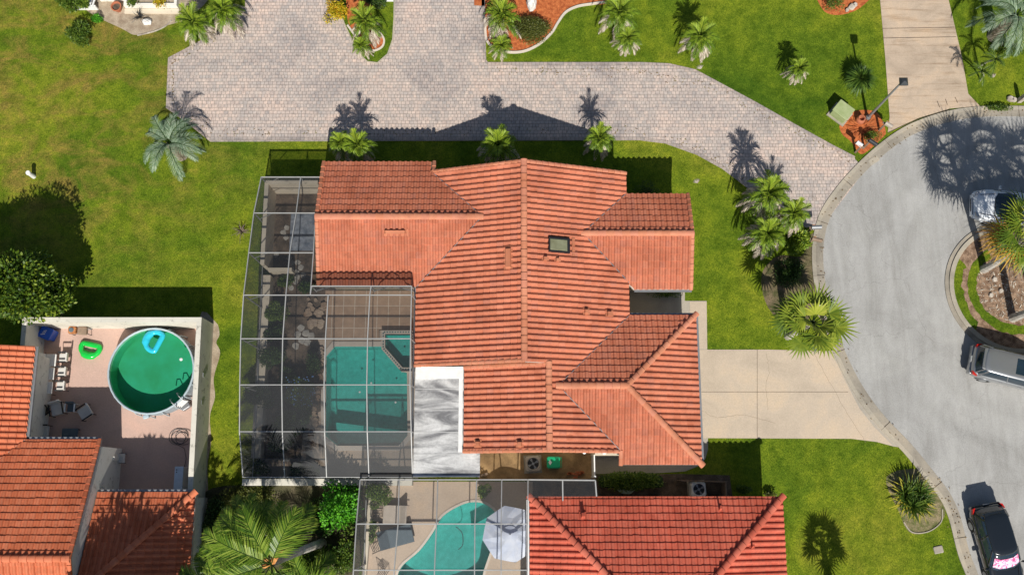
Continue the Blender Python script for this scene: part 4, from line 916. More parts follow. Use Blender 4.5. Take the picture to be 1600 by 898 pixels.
dwarf(2, 1198, 366, 2.4, 1.05, 'southernmost palm of the cluster, with the palest bleached fronds', GC, 2.9)
GT = 'dwarf palms on the north lawn'
dwarf(1, 967, 22, 2.3, 1.15, 'tall palm at the top edge right of the curved mulch bed', GT, 3.3)
dwarf(2, 981, 60, 1.3, .85, 'small palm just below the taller one right of the curved bed', GT, 4.4)
dwarf(1, 1093, 58, 1.8, 1.05, 'palm with a long dark shadow in the middle of the north lawn', GT, 5.5)
dwarf(2, 1248, 108, 1.4, .75, 'sparse small palm on the lawn left of the round strap-leaved tree', GT, .8)
GI = 'palms on the drive island'
dwarf(1, 571, 36, 2.2, 1.0, 'main palm in the middle of the drive island', GI, 1.2)
dwarf(2, 565, 72, 1.2, .60, 'small palm at the lower tip of the drive island bed', GI, 2.2)
GB = 'palms in the curved mulch bed'
dwarf(0, 785, 26, 2.4, 1.1, 'larger palm at the west end of the curved mulch bed', GB, 3.6)
dwarf(3, 783, 72, 1.2, .75, 'smaller palm at the bottom corner of the curved mulch bed', GB, 4.7)
GW = 'palms at the north west flower bed'
dwarf(1, 303, 36, 1.9, 1.05, 'left palm beside the top left corner of the paved drive', GW, .3)
dwarf(2, 350, 18, 2.2, 1.05, 'right palm hanging over the top left corner of the paved drive', GW, 1.3)
# young thin palms by the old driveway
for i, (bx, by, cx, cy, lab) in enumerate(((1531, 126, 1541, 117, 'front young palm with a thin leaning trunk beside the stained driveway'), (1529, 106, 1555, 100, 'rear young palm with a thin trunk beside the stained driveway'))):
    b = U(bx, by); c = U(cx, cy, 1.7)
    t = feather_palm(60+i, 1.7, .85, 11, F_MID, 'young_palm', .22, .03, 1.3, ((c-b).x*.6-.5*(i == 0), (c-b).y*.6), nl=16, tr=(.05, .04)); t.location = b; t['label'] = lab; t['group'] = 'young palms by the stained driveway'
# silver arching palms
t = feather_palm(5, 1.9, 2.25, 17, F_SILVER, 'silver_palm', .46, .034, 1.9, el=(.1, 1.2), nl=34, tr=(.28, .25), bark=M_BARK); p = U(263, 222, 2.2); t.location = (p.x, p.y, 0); t['label'] = 'blue green arching palm on the lawn at the left corner of the paved drive'
t2 = clone(t); p = U(1588, 24, 2.6); t2.location = (p.x, p.y, 0); t2.rotation_euler = (0, 0, 2.2); t2.scale = (1.2, 1.2, 1.25); t2['label'] = 'silvery arching palm in the top right corner beside the stained driveway'
# broad fan palm overhanging the street
t = fan_palm(8, 4.3, 1.18, 1.12, 21, dead=2, w=.15); p = U(1271, 503, 4.5); t.location = (p.x, p.y, 0); t['label'] = 'broad yellow green fan palm overhanging the kerb at the garage driveway'
# island palms
b = U(1536, 421); _c = U(1612, 362, 6.2); t = fan_palm(9, 6.2, 1.3, 1.25, 26, dead=0, orange=9, lean=((_c-b).x, (_c-b).y), w=.09); t.location = (b.x, b.y, 0); t['label'] = 'tall palm with orange lower fronds on the roundabout island, over the white car'; t['group'] = 'palms on the roundabout island'
b = U(1581, 497); tb = clone(t); tb.location = (b.x, b.y, 0); tb.rotation_euler = (0, 0, 5.0); tb.scale = (1.05, 1.05, 1.36); tb['label'] = 'palm whose trunk base shows at the south of the roundabout island'
for k_, (dx, dy, rz, s) in enumerate(((5.2, 1.2, 1.1, 1.1), (3.6, -2.2, 2.6, 1.25))):
    tb = clone(t); tb.location = (b.x+dx-2.2, b.y+dy+1, 0); tb.rotation_euler = (0, 0, rz); tb.scale = (s, s, s); tb['label'] = ('palm off the right edge that shades the top of the turning circle', 'tallest palm off the right edge of the roundabout island')[k_]
# big feather palm bottom left with leaning trunk
b = U(503, 848); c = U(425, 880, 7.4)
t = feather_palm(12, 7.4, 3.3, 18, F_FEATHER, 'feather_palm', .92, .058, 1.15, ((c-b).x, (c-b).y), el=(-.15, .8), nl=50, vee=.12, azs=[R(54), R(92), R(150), R(136), R(186), R(204), R(225), R(-45), R(60), R(245), R(142), R(280), R(168), R(-70), R(66), R(120), R(198), R(155)], tr=(.22, .16), sheath=True)
t.location = (b.x, b.y, 0); t['label'] = 'tall feather palm with a pale leaning trunk below the big screen enclosure'
for sd_i, (cx0, cy0, h0, L0_, n0, a_, lab) in enumerate(((392, 838, 3.6, 2.3, 11, [R(98), R(70), R(120), R(165), R(45), R(200), R(140), R(20), R(-20), R(230), R(85)], 'lower feather palm partly beneath the tall leaning one'), (478, 912, 2.6, 2.0, 10, None, 'small feather palm at the bottom edge right of the leaning trunk'), (335, 905, 3.2, 2.2, 11, None, 'feather palm at the bottom edge nearest the patio wall'))):
    t = feather_palm(40+sd_i, h0, L0_, n0, F_FEATHER, 'feather_palm', .72, .05, 1.3, el=(.0, 1.1), nl=42, vee=.15, azs=a_, tr=(.12, .09)); p = U(cx0, cy0, h0); t.location = (p.x, p.y, 0); t['label'] = lab
# ------------------------------------------------------------------ shrubs and trees
g = random.Random(77)
p = U(45, 468, 3.6); p.z = 0
t = thing('leafy_tree', 'dense round tree with yellow green leaves at the left edge', 'tree', p)
q = MB(); cloud(q, p+Vector((-1.1, .8, 3.5)), (2.6, 2.0, 2.3), 17000, .19, g, 30, .0, .9); cloud(q, p+Vector((-3.0, .8, 2.9)), (2.0, 1.6, 2.0), 7000, .19, g, 18, .0, .9); cloud(q, p+Vector((.7, .7, 2.2)), (1.2, 1.1, 1.3), 3500, .18, g, 12, .0, .9); q.build('crown', F_YG, t)
q = MB(); q.tube([p, p+Vector((0, 0, 1.8)), p+Vector((-.5, 0, 3.4))], [.2, .16, .1], 8); q.build('trunk', M_BARK, t)
t = bush('leafy_bush', 'vivid green leafy bush between the two screen enclosures', 531, 788, (1.15, 1.25), 2.4, F_BRIGHT, 3200, .15, 14, 5, 'bush')
bush('leafy_bush', 'dull green bush below the vivid green one by the lower pool cage', 545, 850, (.8, 1.5), 1.6, F_MID, 1400, .12, 9, 6, 'bush')
bush('low_shrub', 'low dark plants at the foot of the feather palm', 505, 880, (1.4, .9), .8, F_MID, 2640, .12, 10, 7)
bush('low_shrub', 'scrubby plants in the shade between the west patio wall and the palm', 395, 775, (2.0, .8), .7, F_OLIVE, 3300, .10, 14, 8)
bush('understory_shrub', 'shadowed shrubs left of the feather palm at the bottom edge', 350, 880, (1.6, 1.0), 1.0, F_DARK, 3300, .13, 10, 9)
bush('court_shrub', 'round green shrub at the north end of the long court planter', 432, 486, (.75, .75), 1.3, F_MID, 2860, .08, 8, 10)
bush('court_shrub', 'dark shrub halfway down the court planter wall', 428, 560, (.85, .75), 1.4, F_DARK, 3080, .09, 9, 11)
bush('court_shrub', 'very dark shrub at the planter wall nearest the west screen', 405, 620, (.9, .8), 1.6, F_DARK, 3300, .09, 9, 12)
t = bush('flowering_shrub', 'green shrub with small blue flowers beside the teal pool', 468, 615, (1.05, .9), 1.2, F_MID, 3520, .09, 9, 13)
q = MB(); gp = ORG[t]; g2 = random.Random(3)
for i in range(60): q.sphere(gp+Vector((g2.uniform(-.8, .8)+.2, g2.uniform(-.7, .9), g2.uniform(1.15, 1.35))), .035, 5, 3, g2.random())
q.build('flowers', F_FLOWER, t)
bush('court_shrub', 'narrow shrub between the pool border stones and the dark court soil', 489, 573, (.42, .85), 1.0, F_DARK, 2200, .08, 8, 14)
bush('court_shrub', 'small shrub in the bottom left corner of the big screen enclosure', 405, 733, (.6, .5), .9, F_DARK, 1540, .09, 6, 15)
bush('court_shrub', 'low leafy clump by the bottom screen wall below the court', 470, 735, (.8, .4), .6, F_DARK, 1540, .10, 6, 16)
t = bush('clipped_bush', 'rounded bush in the shade at the north foot of the east wing', 1008, 297, (.75, .5), 1.2, F_DARK, 1500, .06, 8, 17)
t = bush('hedge', 'long clipped hedge in shade behind the central house side walk', 987, 752, (1.9, .50), 1.3, F_MID, 9000, .10, 36, 18, 'hedge')
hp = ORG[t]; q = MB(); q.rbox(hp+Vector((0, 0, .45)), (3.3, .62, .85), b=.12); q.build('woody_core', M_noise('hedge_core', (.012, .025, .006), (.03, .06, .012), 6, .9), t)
bush('low_shrub', 'pale flecked shrub beside the shaded lawn above the red roof', 1163, 764, (.6, .3), .6, F_MID, 1100, .08, 6, 19)
bush('low_shrub', 'tufted plant at the top right corner of the red roof', 1203, 771, (.35, .2), .4, F_OLIVE, 550, .08, 4, 20)
bush('mounded_shrub', 'olive mounded shrub in the curved orange mulch bed', 824, 44, (1.35, .85), .8, F_OLIVE, 12000, .075, 26, 21)
bush('croton', 'yellow croton bush overhanging the paved drive from the drive island', 523, 17, (.75, .75), 1.0, F_CROTON, 1500, .11, 9, 22)
bush('dark_shrub', 'dark shrub at the top edge of the drive island', 590, 4, (.9, .5), 1.3, F_DARK, 2860, .09, 8, 23)
bush('round_shrub', 'round shrub in the small mulch bed at the top edge of the north lawn', 1302, 3, (.75, .55), .9, F_MID, 1300, .07, 9, 24)
bush('low_hedge', 'small green hedge in the red mulch at the street corner', 1366, 213, (.62, .42), .5, F_MID, 1100, .06, 10, 25, 'hedge')
bush('garden_bush', 'dark leafy bush on the lawn near the top left corner', 121, 52, (.85, .7), 1.2, F_MID, 2860, .10, 8, 26)
bush('garden_bush', 'small bright bush right of the dark one near the top left corner', 150, 29, (.3, .3), .5, F_BRIGHT, 770, .08, 5, 27)
bush('garden_bush', 'large plant with hanging leaves at the slatted bench in the top left', 112, 4, (.9, .6), 1.5, F_MID, 2200, .16, 7, 28)
bush('planter_plant', 'spiky plant in the left end of the long white planter', 211, 6, (.4, .35), .9, F_MID, 400, .10, 5, 29)
bush('planter_plant', 'yellowish plant in the right end of the long white planter', 250, 5, (.5, .35), .9, F_CROTON, 400, .10, 5, 30)
bush('corner_shrub', 'dark green shrub at the palm cluster beside the kerb', 1246, 378, (.85, .75), 1.0, F_PALM, 3080, .13, 8, 31)
bush('corner_shrub', 'shaded ground shrub south of the palm cluster', 1232, 425, (1.0, .9), .5, F_DARK, 2860, .10, 10, 32)
bush('yellowing_shrub', 'yellow green ground shrub under the silvery palm in the top right', 1575, 78, (1.35, .7), .7, F_YG, 2400, .09, 14, 33)
bush('verge_plants', 'low tufts along the kerb in the top right corner', 1565, 168, (1.0, .25), .35, F_MID, 700, .09, 8, 34)
bush('planter_shrub', 'shrub in the narrow bed under the south eave of the east wing', 1038, 460, (1.1, .3), .5, F_MID, 800, .07, 9, 35)
bush('potted_bush', 'large green bush in the top left corner of the lower pool cage', 590, 773, (.72, .70), 1.7, F_MID, 3740, .08, 10, 36)
bush('potted_bush', 'small bush at the top beam of the lower pool cage', 757, 765, (.42, .42), .9, F_YG, 1320, .08, 6, 37)
bush('potted_bush', 'thin plant at the left wall of the lower pool cage', 584, 830, (.28, .75), 1.0, F_MID, 1100, .08, 6, 38)
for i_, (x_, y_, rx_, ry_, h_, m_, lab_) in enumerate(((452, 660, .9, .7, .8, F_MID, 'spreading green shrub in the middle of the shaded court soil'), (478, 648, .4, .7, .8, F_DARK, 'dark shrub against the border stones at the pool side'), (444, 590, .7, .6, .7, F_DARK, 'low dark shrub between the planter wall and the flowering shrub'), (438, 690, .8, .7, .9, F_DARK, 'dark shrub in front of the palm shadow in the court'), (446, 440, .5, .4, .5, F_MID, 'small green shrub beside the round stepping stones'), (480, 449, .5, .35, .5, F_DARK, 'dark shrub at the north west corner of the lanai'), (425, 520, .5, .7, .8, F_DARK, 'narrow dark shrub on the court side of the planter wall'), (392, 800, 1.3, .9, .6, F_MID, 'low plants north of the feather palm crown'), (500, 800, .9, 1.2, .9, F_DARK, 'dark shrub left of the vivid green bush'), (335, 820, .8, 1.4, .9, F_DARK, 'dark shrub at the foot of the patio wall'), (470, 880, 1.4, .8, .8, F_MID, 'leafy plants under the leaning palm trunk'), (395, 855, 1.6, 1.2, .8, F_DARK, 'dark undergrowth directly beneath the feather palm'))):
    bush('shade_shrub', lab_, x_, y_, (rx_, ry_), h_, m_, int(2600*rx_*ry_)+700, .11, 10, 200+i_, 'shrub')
# bare twiggy bushes
def twigs(label, px, py, s, seed, mat=M_BARKG, cat='bush'):
    g = random.Random(seed); p = U(px, py); q = MB()
    for i in range(34):
        a = g.random()*6.28; e = g.uniform(.1, 1.2); d = Vector((math.cos(a)*math.cos(e), math.sin(a)*math.cos(e), math.sin(e)))*s*g.uniform(.5, 1); q.tube([p, p+d*.5+Vector((0, 0, .1)), p+d+Vector((g.uniform(-.1, .1), g.uniform(-.1, .1), -.05))], [.018, .012, .005], 4)
    single(q, 'bare_bush', mat, label, cat)
twigs('bleached leafless bush leaning on the west screen wall', 379, 362, .75, 1, F_DEAD); twigs('dark leafless shrub in front of the long white planter', 219, 28, .8, 2, M_DGREY)
# strap-leaved plants
p = U(1346, 122, .9); t = thing('strap_leaved_tree', 'round dark rosette of strap leaves in front of the street lamp shadow', 'plant', (p.x, p.y, 0)); g = random.Random(8)
q = MB(); rosette(q, Vector((p.x, p.y, .75)), 420, 1.0, .085, g, -.45, 1.45, .75); q.build('leaves', F_STRAP, t); q = MB(); q.cyl((p.x, p.y, 0), (p.x, p.y, 1.05), .12, .1); q.build('trunk', M_BARK, t)
p = U(1428, 778, .6); t = thing('strap_leaved_clump', 'large spiky clump with yellow tipped leaves near the street kerb', 'plant', (p.x, p.y, 0)); q = MB()
for k_ in range(7):
    a = k_*.9; rosette(q, Vector((p.x+.45*math.cos(a), p.y+.45*math.sin(a), .35+.1*(k_ % 2))), 62, 1.05, .085, g, .1, 1.45, .45, 0, 1, True)
q.build('leaves', F_STRAPY, t); q = MB(); q.cyl((p.x, p.y, 0), (p.x, p.y, .5), .3, .2); q.build('crown_base', M_BARK, t)
# trees beyond the bottom edge that shade the lower roof and the south lawn
for i, (px, py, hh, rad, lab) in enumerate(((262, 1012, 8.6, 3.1, 'broad tree below the frame that shades the dark hip roof'), (232, 1075, 10.2, 2.6, 'taller tree below the frame left of the broad one'),)):
    p = U(px, py); g = random.Random(90+i); t = thing('shade_tree', lab, 'tree', p); q = MB(); cloud(q, p+Vector((0, 0, hh*.82)), (rad, rad, 1.6), 8000, .30, g, 18); q.build('crown', F_DARK, t)
    q = MB(); q.tube([p, p+Vector((.1, 0, hh*.4)), p+Vector((0, 0, hh*.8))], [.25, .18, .1], 8); q.build('trunk', M_BARK, t)
p = U(1305, 968); t = fan_palm(33, 3.9, .75, .85, 16, w=.12); t.location = (p.x, p.y, 0); t['label'] = 'palm below the frame casting the shadow on the south lawn'

# ------------------------------------------------------------------ lower pool cage (south neighbour)
c0 = U(568, 751); zc = 4.3
pf = [(p.x, p.y) for p in UU([(580, 752), (832, 752), (832, 1000), (566, 1000)])]
mb = MB(); mb.sheet(pf, .014, [POOL2]); struct(mb, 'lower_pool_deck', G_DECK)
kp = thing('kidney_pool', 'curved turquoise kidney shaped pool in the lower screen enclosure', 'swimming pool', (U(700, 860).x, U(700, 860).y, 0))
mb = MB(); basin(mb, POOL2, 1.3); mb.build('basin', M_POOLW, kp, orient=False)
mb = MB(); mb.sheet(POOL2, -.09); mb.build('water', WA_TEAL2, kp, orient=False)
mb = MB(); mb.prism(offs(POOL2, .12), 0, .045, [POOL2]); mb.build('coping', M_COPING, kp)
mb = MB(); pp = UU([(735, 822), (776, 800), (776, 830), (740, 840)]); mb.loft([[Vector((p.x, p.y, z)) for p in pp] for z in (-1.3, -.55)], True, True); mb.build('entry_step', M_POOLW, kp)
mb = MB(); mb.tube(spline([U(712, 822, .03), U(722, 832, -.02), U(723, 850, -.02), U(716, 858, -.02)], 5), .02, 6); mb.build('pool_hose', M_DGREY, kp)
le = thing('screen_enclosure', 'lower pool cage of grey screen panels beside the red tiled house', 'screen enclosure', (c0.x, c0.y, 0))
xs = [563, 624, 684, 745, 784, 825]; ys = [749, 818, 890, 965]; xo = {818: [557, 622, 682, 742, 783, 824.5], 890: [552.5, 616, 679, 741.5, 783, 824], 965: [548, 613, 677, 741, 783, 824]}; xo[749] = xs
LZ = {749: 3.15, 818: 3.9, 890: 4.35, 965: 4.4}
def LP(i, y): return U(xo[y][i], y, LZ[y])
mb = MB()
for y in ys:
    for i in range(5): frame_bar(mb, LP(i, y), LP(i+1, y), .050, .10)
for i in range(6):
    for a, b in zip(ys[:-1], ys[1:]): frame_bar(mb, LP(i, a)+Vector((0, 0, .003)), LP(i, b)+Vector((0, 0, .003)), .050, .11)
zc = 3.15; e1, e2 = U(930, 750, zc), U(932, 775, zc); frame_bar(mb, LP(5, 749), e1, .065, .1); frame_bar(mb, e1, e2, .065, .1); m1 = U(879, 750, zc); frame_bar(mb, m1, (m1.x, m1.y-1.0, zc), .06, .09)
mb.build('roof_beams', M_ALU, le)
mb = MB()
for i in range(6): post(LP(i, 749))
post(e1); post(m1)
for y in ys: post(LP(0, y))
for a, b in zip(ys[:-1], ys[1:]): A_, B_ = LP(0, a), LP(0, b); frame_bar(mb, (A_.x, A_.y, 1.0), (B_.x, B_.y, 1.0), .04, .05); frame_bar(mb, (A_.x, A_.y, 2.6), (A_.x+.6, A_.y, LZ[a]), .035, .035)
mb.build('wall_posts', M_ALU, le)
for i in range(5):
    for a, b in zip(ys[:-1], ys[1:]): panel('roof_screen', [LP(i, a), LP(i+1, a), LP(i+1, b), LP(i, b)], S_LIGHT, le)
panel('roof_screen', [LP(5, 749), e1, e2, LP(5, 749)+Vector((0, -.9, 0))], S_DARK, le)
A_, B_ = LP(0, 749), LP(0, 965); panel('wall_screen', [A_, B_, (B_.x, B_.y, .06), (A_.x, A_.y, .06)], S_DARK, le)
A_, B_ = LP(0, 749), e1; panel('wall_screen', [A_, B_, (B_.x, B_.y, .06), (A_.x, A_.y, .06)], S_LIGHT, le)
mb = MB(); a = U(583, 756); b = U(570, 905); mb.strip([a, b], .22, 0, .5); single(mb, 'planter_kerb', W_CREAM, 'low beige kerb wall along the left side of the lower pool cage', 'low wall')
# parasol
c = U(797, 834, 2.35); t = thing('parasol', 'pale blue octagonal parasol beside the kidney shaped pool', 'parasol', (c.x, c.y, 0))
mb = MB(); mb.cyl((c.x, c.y, 0), (c.x, c.y, 2.5), .03); mb.build('pole', M_WHITEP, t); mb = MB(); mb.cyl((c.x, c.y, 0), (c.x, c.y, .12), .28, .25, 14); mb.build('base', M_DGREY, t)
mb = MB(); n = 8; rr = 1.42
for rad0, rad1, z0_, z1_, lift in ((rr, .32, 2.05, 2.52, 0), (.42, .02, 2.52, 2.66, 0)):
    R0 = [Vector((c.x+rad0*math.cos(2*PI*i/16+.2)*(1 if i % 2 == 0 or rad0 < 1 else .93), c.y+rad0*math.sin(2*PI*i/16+.2)*(1 if i % 2 == 0 or rad0 < 1 else .93), z0_+(0 if i % 2 == 0 or rad0 < 1 else .05))) for i in range(16)]
    Rm = [Vector((c.x+(p.x-c.x)*.6, c.y+(p.y-c.y)*.6, z0_+(z1_-z0_)*.52-(.0 if i % 2 == 0 or rad0 < 1 else .05))) for i, p in enumerate(R0)]
    R1 = [Vector((c.x+rad1*math.cos(2*PI*i/16+.2), c.y+rad1*math.sin(2*PI*i/16+.2), z1_)) for i in range(16)]
    mb.loft([R0, Rm, R1], False, True)
mb.build('canopy', M_UMB, t)
mb = MB(); mb.sphere((c.x, c.y, 2.68), .04); mb.build('finial', M_WHITEP, t)

# ------------------------------------------------------------------ outdoor furniture builders (local frames, facing +x)
def lounger(name, label, px, py, rz, L=1.9, W=.68, fab=M_FABB, fr=M_DGREY, back=.55, ang=.75, group=None, h=.32):
    t = thing(name, label, 'lounger', U(px, py), group); t.rotation_euler = (0, 0, rz); ORG[t] = Vector((0, 0, 0))
    mb = MB(); mb.rbox((L*.5-(L-back)/2, 0, h+.05), (L-back, W, .10), b=.03); mb.build('seat', fab, t)
    bl = back; mb = MB(); mb.box((-L/2+back-bl/2*math.cos(ang)+.0, 0, h+.05+bl/2*math.sin(ang)), (bl, W, .10), tilt=('Y', ang)); mb.build('backrest', fab, t)
    mb = MB()
    for s in (-1, 1): frame_bar(mb, (-L/2, s*W/2, h), (L/2, s*W/2, h), .03, .04)
    mb.build('frame', fr, t)
    for x in (-L/2+.15, L/2-.15):
        for s in (-1, 1): q = MB(); q.cyl((x, s*W/2, 0), (x, s*W/2, h), .02, n=6); q.build('leg', fr, t)
    return t
def chair(name, label, px, py, rz, W=.6, D=.6, H=.85, sh_=.42, fab=M_FABW, fr=M_DGREY, group=None, arms=True, thick=.10):
    t = thing(name, label, 'chair', U(px, py), group); t.rotation_euler = (0, 0, rz); ORG[t] = Vector((0, 0, 0))
    mb = MB(); mb.rbox((0, 0, sh_), (D, W, thick), b=.03); mb.build('seat', fab, t)
    mb = MB(); mb.box((-D/2-.04, 0, (sh_+H)/2), (.07, W, H-sh_), tilt=('Y', -.2)); mb.build('backrest', fab, t)
    for x in (-D/2, D/2):
        for s in (-1, 1): q = MB(); q.cyl((x, s*(W/2+.02), 0), (x, s*(W/2+.02), sh_ if x < 0 or not arms else sh_+.2), .02, n=6); q.build('leg', fr, t)
    if arms:
        for s in (-1, 1): q = MB(); q.box((0, s*(W/2+.04), sh_+.22), (D, .07, .04)); q.build('armrest', fr, t)
    return t
# lower cage furniture
lounger('sun_lounger', 'cream cushioned lounger with a raised back under the lower cage bush', 620, 803, R(178), 1.35, .95, M_FABB, back=.45)
lounger('sun_lounger', 'dark cushioned lounger below the cream one, beside the kidney pool', 618, 838, R(15), 1.9, .95, M_FABD, back=.6)
for i, (x, y, rz, lab) in enumerate(((592, 800, 0, 'black wrought iron chair behind the cream lounger'), (588, 852, 2, 'black wrought iron chair at the left wall of the lower cage'), (600, 893, 1, 'black metal chair at the bottom edge of the lower cage'))):
    t = thing('iron_chair', lab, 'chair', U(x, y)); ORG[t] = Vector((0, 0, 0)); t.rotation_euler = (0, 0, rz)
    mb = MB()
    for j in range(6): mb.box((0, -.2+j*.08, .43), (.44, .03, .02))
    mb.build('seat', M_BLACK, t); mb = MB()
    for j in range(5): mb.cyl((-.22, -.2+j*.1, .43), (-.30, -.2+j*.1, .92), .012, n=5)
    mb.cyl((-.30, -.22, .92), (-.30, .22, .92), .018, n=6); mb.build('backrest', M_BLACK, t)
    for sx in (-1, 1):
        for sy in (-1, 1): mb = MB(); mb.cyl((sx*.2, sy*.2, 0), (sx*.2, sy*.2, .43), .015, n=6); mb.build('leg', M_BLACK, t)

# ------------------------------------------------------------------ west patio
WN = U(50, 512); ne = U(334, 506); se_ = U(320, 792)
xwI = U(72, 509).x; xeO = ne.x; ynO = ne.y
mb = MB(); mb.sheet([(xwI-.3, ynO), (xeO, ynO), (se_.x-.1, YC-1), (xwI-4, YC-1), (xwI-.8, yB)], .012); struct(mb, 'patio_floor', G_PATIO)
pw = thing('patio_wall', 'tall white stained masonry wall round the patio with the round pool', 'wall', (ne.x, ne.y, 0))
mb = MB(); mb.box(((xwI-.25+xeO)/2, ynO-.13, 1.05), (xeO-xwI+.25, .26, 2.1)); mb.build('wall_section', W_DIRTY, pw)
mb = MB(); x_b = U(320, 790).x; mb.strip([(xeO-.13, ynO-.262, 0), (x_b-.13, YC-.5, 0)], .26, 0, 2.1); mb.build('wall_section', W_DIRTY, pw)
mb = MB(); mb.strip([(xwI-.13, ynO-.262, 0), (U(65, 636).x-.25, U(65, 636).y, 0), (U(65, 636).x-.28, yB-.2, 0)], .24, 0, 2.1); mb.build('wall_section', W_WHITE, pw)
mb = MB(); a = xeO; 
for i in range(3): mb.mark(); mb.box((a-.02+.06, [U(330, 590).y, U(326, 632).y, U(324, 700).y][i], 1.3), (.10, .22, .3))
mb.parts('meter_box', M_GREY, pw)
mb = MB(); q0 = U(152, 712, 1.0); q1 = U(200, 722)
mb.box(((xB+q1.x)/2-.15, U(180, 716, 1.1).y, .55), (abs(q1.x-xB)-.3, .22, 1.1)); mb.build('wall_section', W_WHITE, pw)
# round above-ground pool
ctr = U(236, 579, 1.15); RP = 2.27; zt = 1.15
rp = thing('round_pool', 'round above ground pool of green water in the west patio', 'swimming pool', (ctr.x, ctr.y, 0))
cx_, cy_ = ctr.x, ctr.y
def rg_(r, z, n=48): return [Vector((cx_+r*math.cos(2*PI*i/n), cy_+r*math.sin(2*PI*i/n), z)) for i in range(n)]
mb = MB(); mb.loft([rg_(RP+.02, .02), rg_(RP+.05, .5), rg_(RP+.02, zt-.04), rg_(RP-.03, zt-.04), rg_(RP-.04, .07)], True, False); mb.build('pool_wall', M_POOLSIDE, rp)
mb = MB(); mb.loft([rg_(RP-.045, zt-.06), rg_(RP-.05, .08)], False, True); mb.build('liner', M_LINER, rp)
mb = MB(); mb.sheet([(p.x, p.y) for p in rg_(RP-.05, 0)], zt-.22); mb.build('water', WA_GREEN, rp, orient=False)
mb = MB(); n = 20
for i in range(n):
    a0, a1 = 2*PI*i/n, 2*PI*(i+1)/n; mb.tube([(cx_+(RP+.0)*math.cos(a), cy_+(RP+.0)*math.sin(a), zt) for a in (a0, (a0+a1)/2, a1)], .055, 7)
mb.build('top_rail', M_FRAMEP, rp)
for i in range(n):
    a = 2*PI*i/n; q = MB(); q.tube([(cx_+(RP+.02)*math.cos(a), cy_+(RP+.02)*math.sin(a), zt-.01), (cx_+(RP+.10)*math.cos(a), cy_+(RP+.10)*math.sin(a), zt-.25), (cx_+(RP+.16)*math.cos(a), cy_+(RP+.16)*math.sin(a), .02)], .035, 6); q.build('frame_leg', M_FRAMEP, rp)
q = U(283, 561, .95); mb = MB(); mb.sphere((q.x, q.y+.0, zt-.2), (.09, .09, .05)); mb.build('chlorine_float', M_WHITEP, rp)
q = U(231, 651, .8); mb = MB(); mb.rbox((q.x, q.y, zt-.1), (.32, .22, .16), .3); mb.build('skimmer_box', M_FRAMEP, rp)
# ladder
b = U(289, 628); t = thing('pool_ladder', 'grey folding ladder hooked over the south east rim of the round pool', 'ladder', b); ORG[t] = b
mb = MB(); dirv = (Vector((cx_, cy_, 0))-b).normalized(); sd_ = Vector((-dirv.y, dirv.x, 0))*.24; rimp = Vector((cx_, cy_, 0))-dirv*RP
for s in (-1, 1): mb.tube([b+sd_*s-dirv*.15, rimp+sd_*s-dirv*.12+Vector((0, 0, 1.35)), rimp+sd_*s+dirv*.1+Vector((0, 0, 1.5)), rimp+sd_*s+dirv*.35+Vector((0, 0, 1.3)), rimp+sd_*s+dirv*.45+Vector((0, 0, .9))], .03, 6)
mb.build('rails', M_GREY, t)
for i in range(4): f_ = (i+.6)/4.4; q = MB(); pq = (b-dirv*.15).lerp(rimp-dirv*.12+Vector((0, 0, 1.35)), f_); q.box(pq, (.12, .48, .03), math.atan2(dirv.y, dirv.x)); q.build('step', M_WHITEP, t)
mb = MB(); mb.rbox(b+sd_*.3-dirv*.25+Vector((0, 0, .2)), (.5, .35, .3), .6); mb.build('step_platform', M_GREY, t)
# inflatable floats (D shaped rings)
def float_ring(name, label, px, py, z, w, h, rz, mat, r=.17):
    p = U(px, py, z); t = thing(name, label, 'pool float', p); pts = []
    for i in range(24):
        a = 2*PI*i/24; x = w*math.cos(a); y = h*math.sin(a); y = max(y, -h*.45)*(1.0); pts.append(p+Matrix.Rotation(rz, 3, 'Z') @ Vector((x, y, r*.8)))
    mb = MB(); rings = []
    for i in range(24):
        tt = (pts[(i+1) % 24]-pts[i-1]).normalized(); a_ = tt.cross(Vector((0, 0, 1))).normalized(); rr = r*(1.25 if 3 < i < 9 else .85)
        rings.append([pts[i]+(a_*math.cos(k_*2*PI/10)+Vector((0, 0, 1))*math.sin(k_*2*PI/10)*.8)*rr for k_ in range(10)])
    rings.append(rings[0]); mb.loft(rings); mb.build('ring', mat, t, smooth=True)
    return t
float_ring('pool_float', 'green D shaped inflatable float lying on the patio floor', 143, 544, 0, .52, .42, R(168), M_FLOATG)
float_ring('pool_float', 'turquoise inflatable float drifting on the green round pool', 244, 534, zt-.22, .52, .50, R(65), M_FLOATB)
# blue box, grill
p = U(81, 523); t = thing('storage_box', 'bright blue plastic box with white marks in the patio corner', 'box', p); ORG[t] = Vector((0, 0, 0)); t.rotation_euler = (0, 0, R(-22))
mb = MB(); mb.rbox((0, 0, .36), (.62, .58, .66), b=.05); mb.build('body', M_BLUE, t); mb = MB(); mb.rbox((0, 0, .73), (.70, .66, .09), b=.03); lid = mb.build('lid', M_BLUE, t)
for i in range(3): mb = MB(); mb.box((-.08+.02*i, -.12+i*.11, .779), (.24-.03*i, .035, .004), .5); mb.build('white_mark', M_WHITEP, lid)
p = U(131, 519); t = thing('charcoal_grill', 'rusty two part grill cart against the north patio wall', 'grill', p); ORG[t] = Vector((0, 0, 0))
mb = MB(); mb.rbox((-.28, 0, .75), (.42, .40, .26), b=.06); mb.build('firebox', M_RUST, t); mb = MB(); mb.rbox((.25, -.02, .72), (.50, .44, .22), b=.05); mb.build('side_burner', M_WOOD, t)
mb = MB(); mb.cyl((-.3, 0, .88), (-.3, 0, .93), .14, .10, 12); mb.build('lid', M_FABD, t)
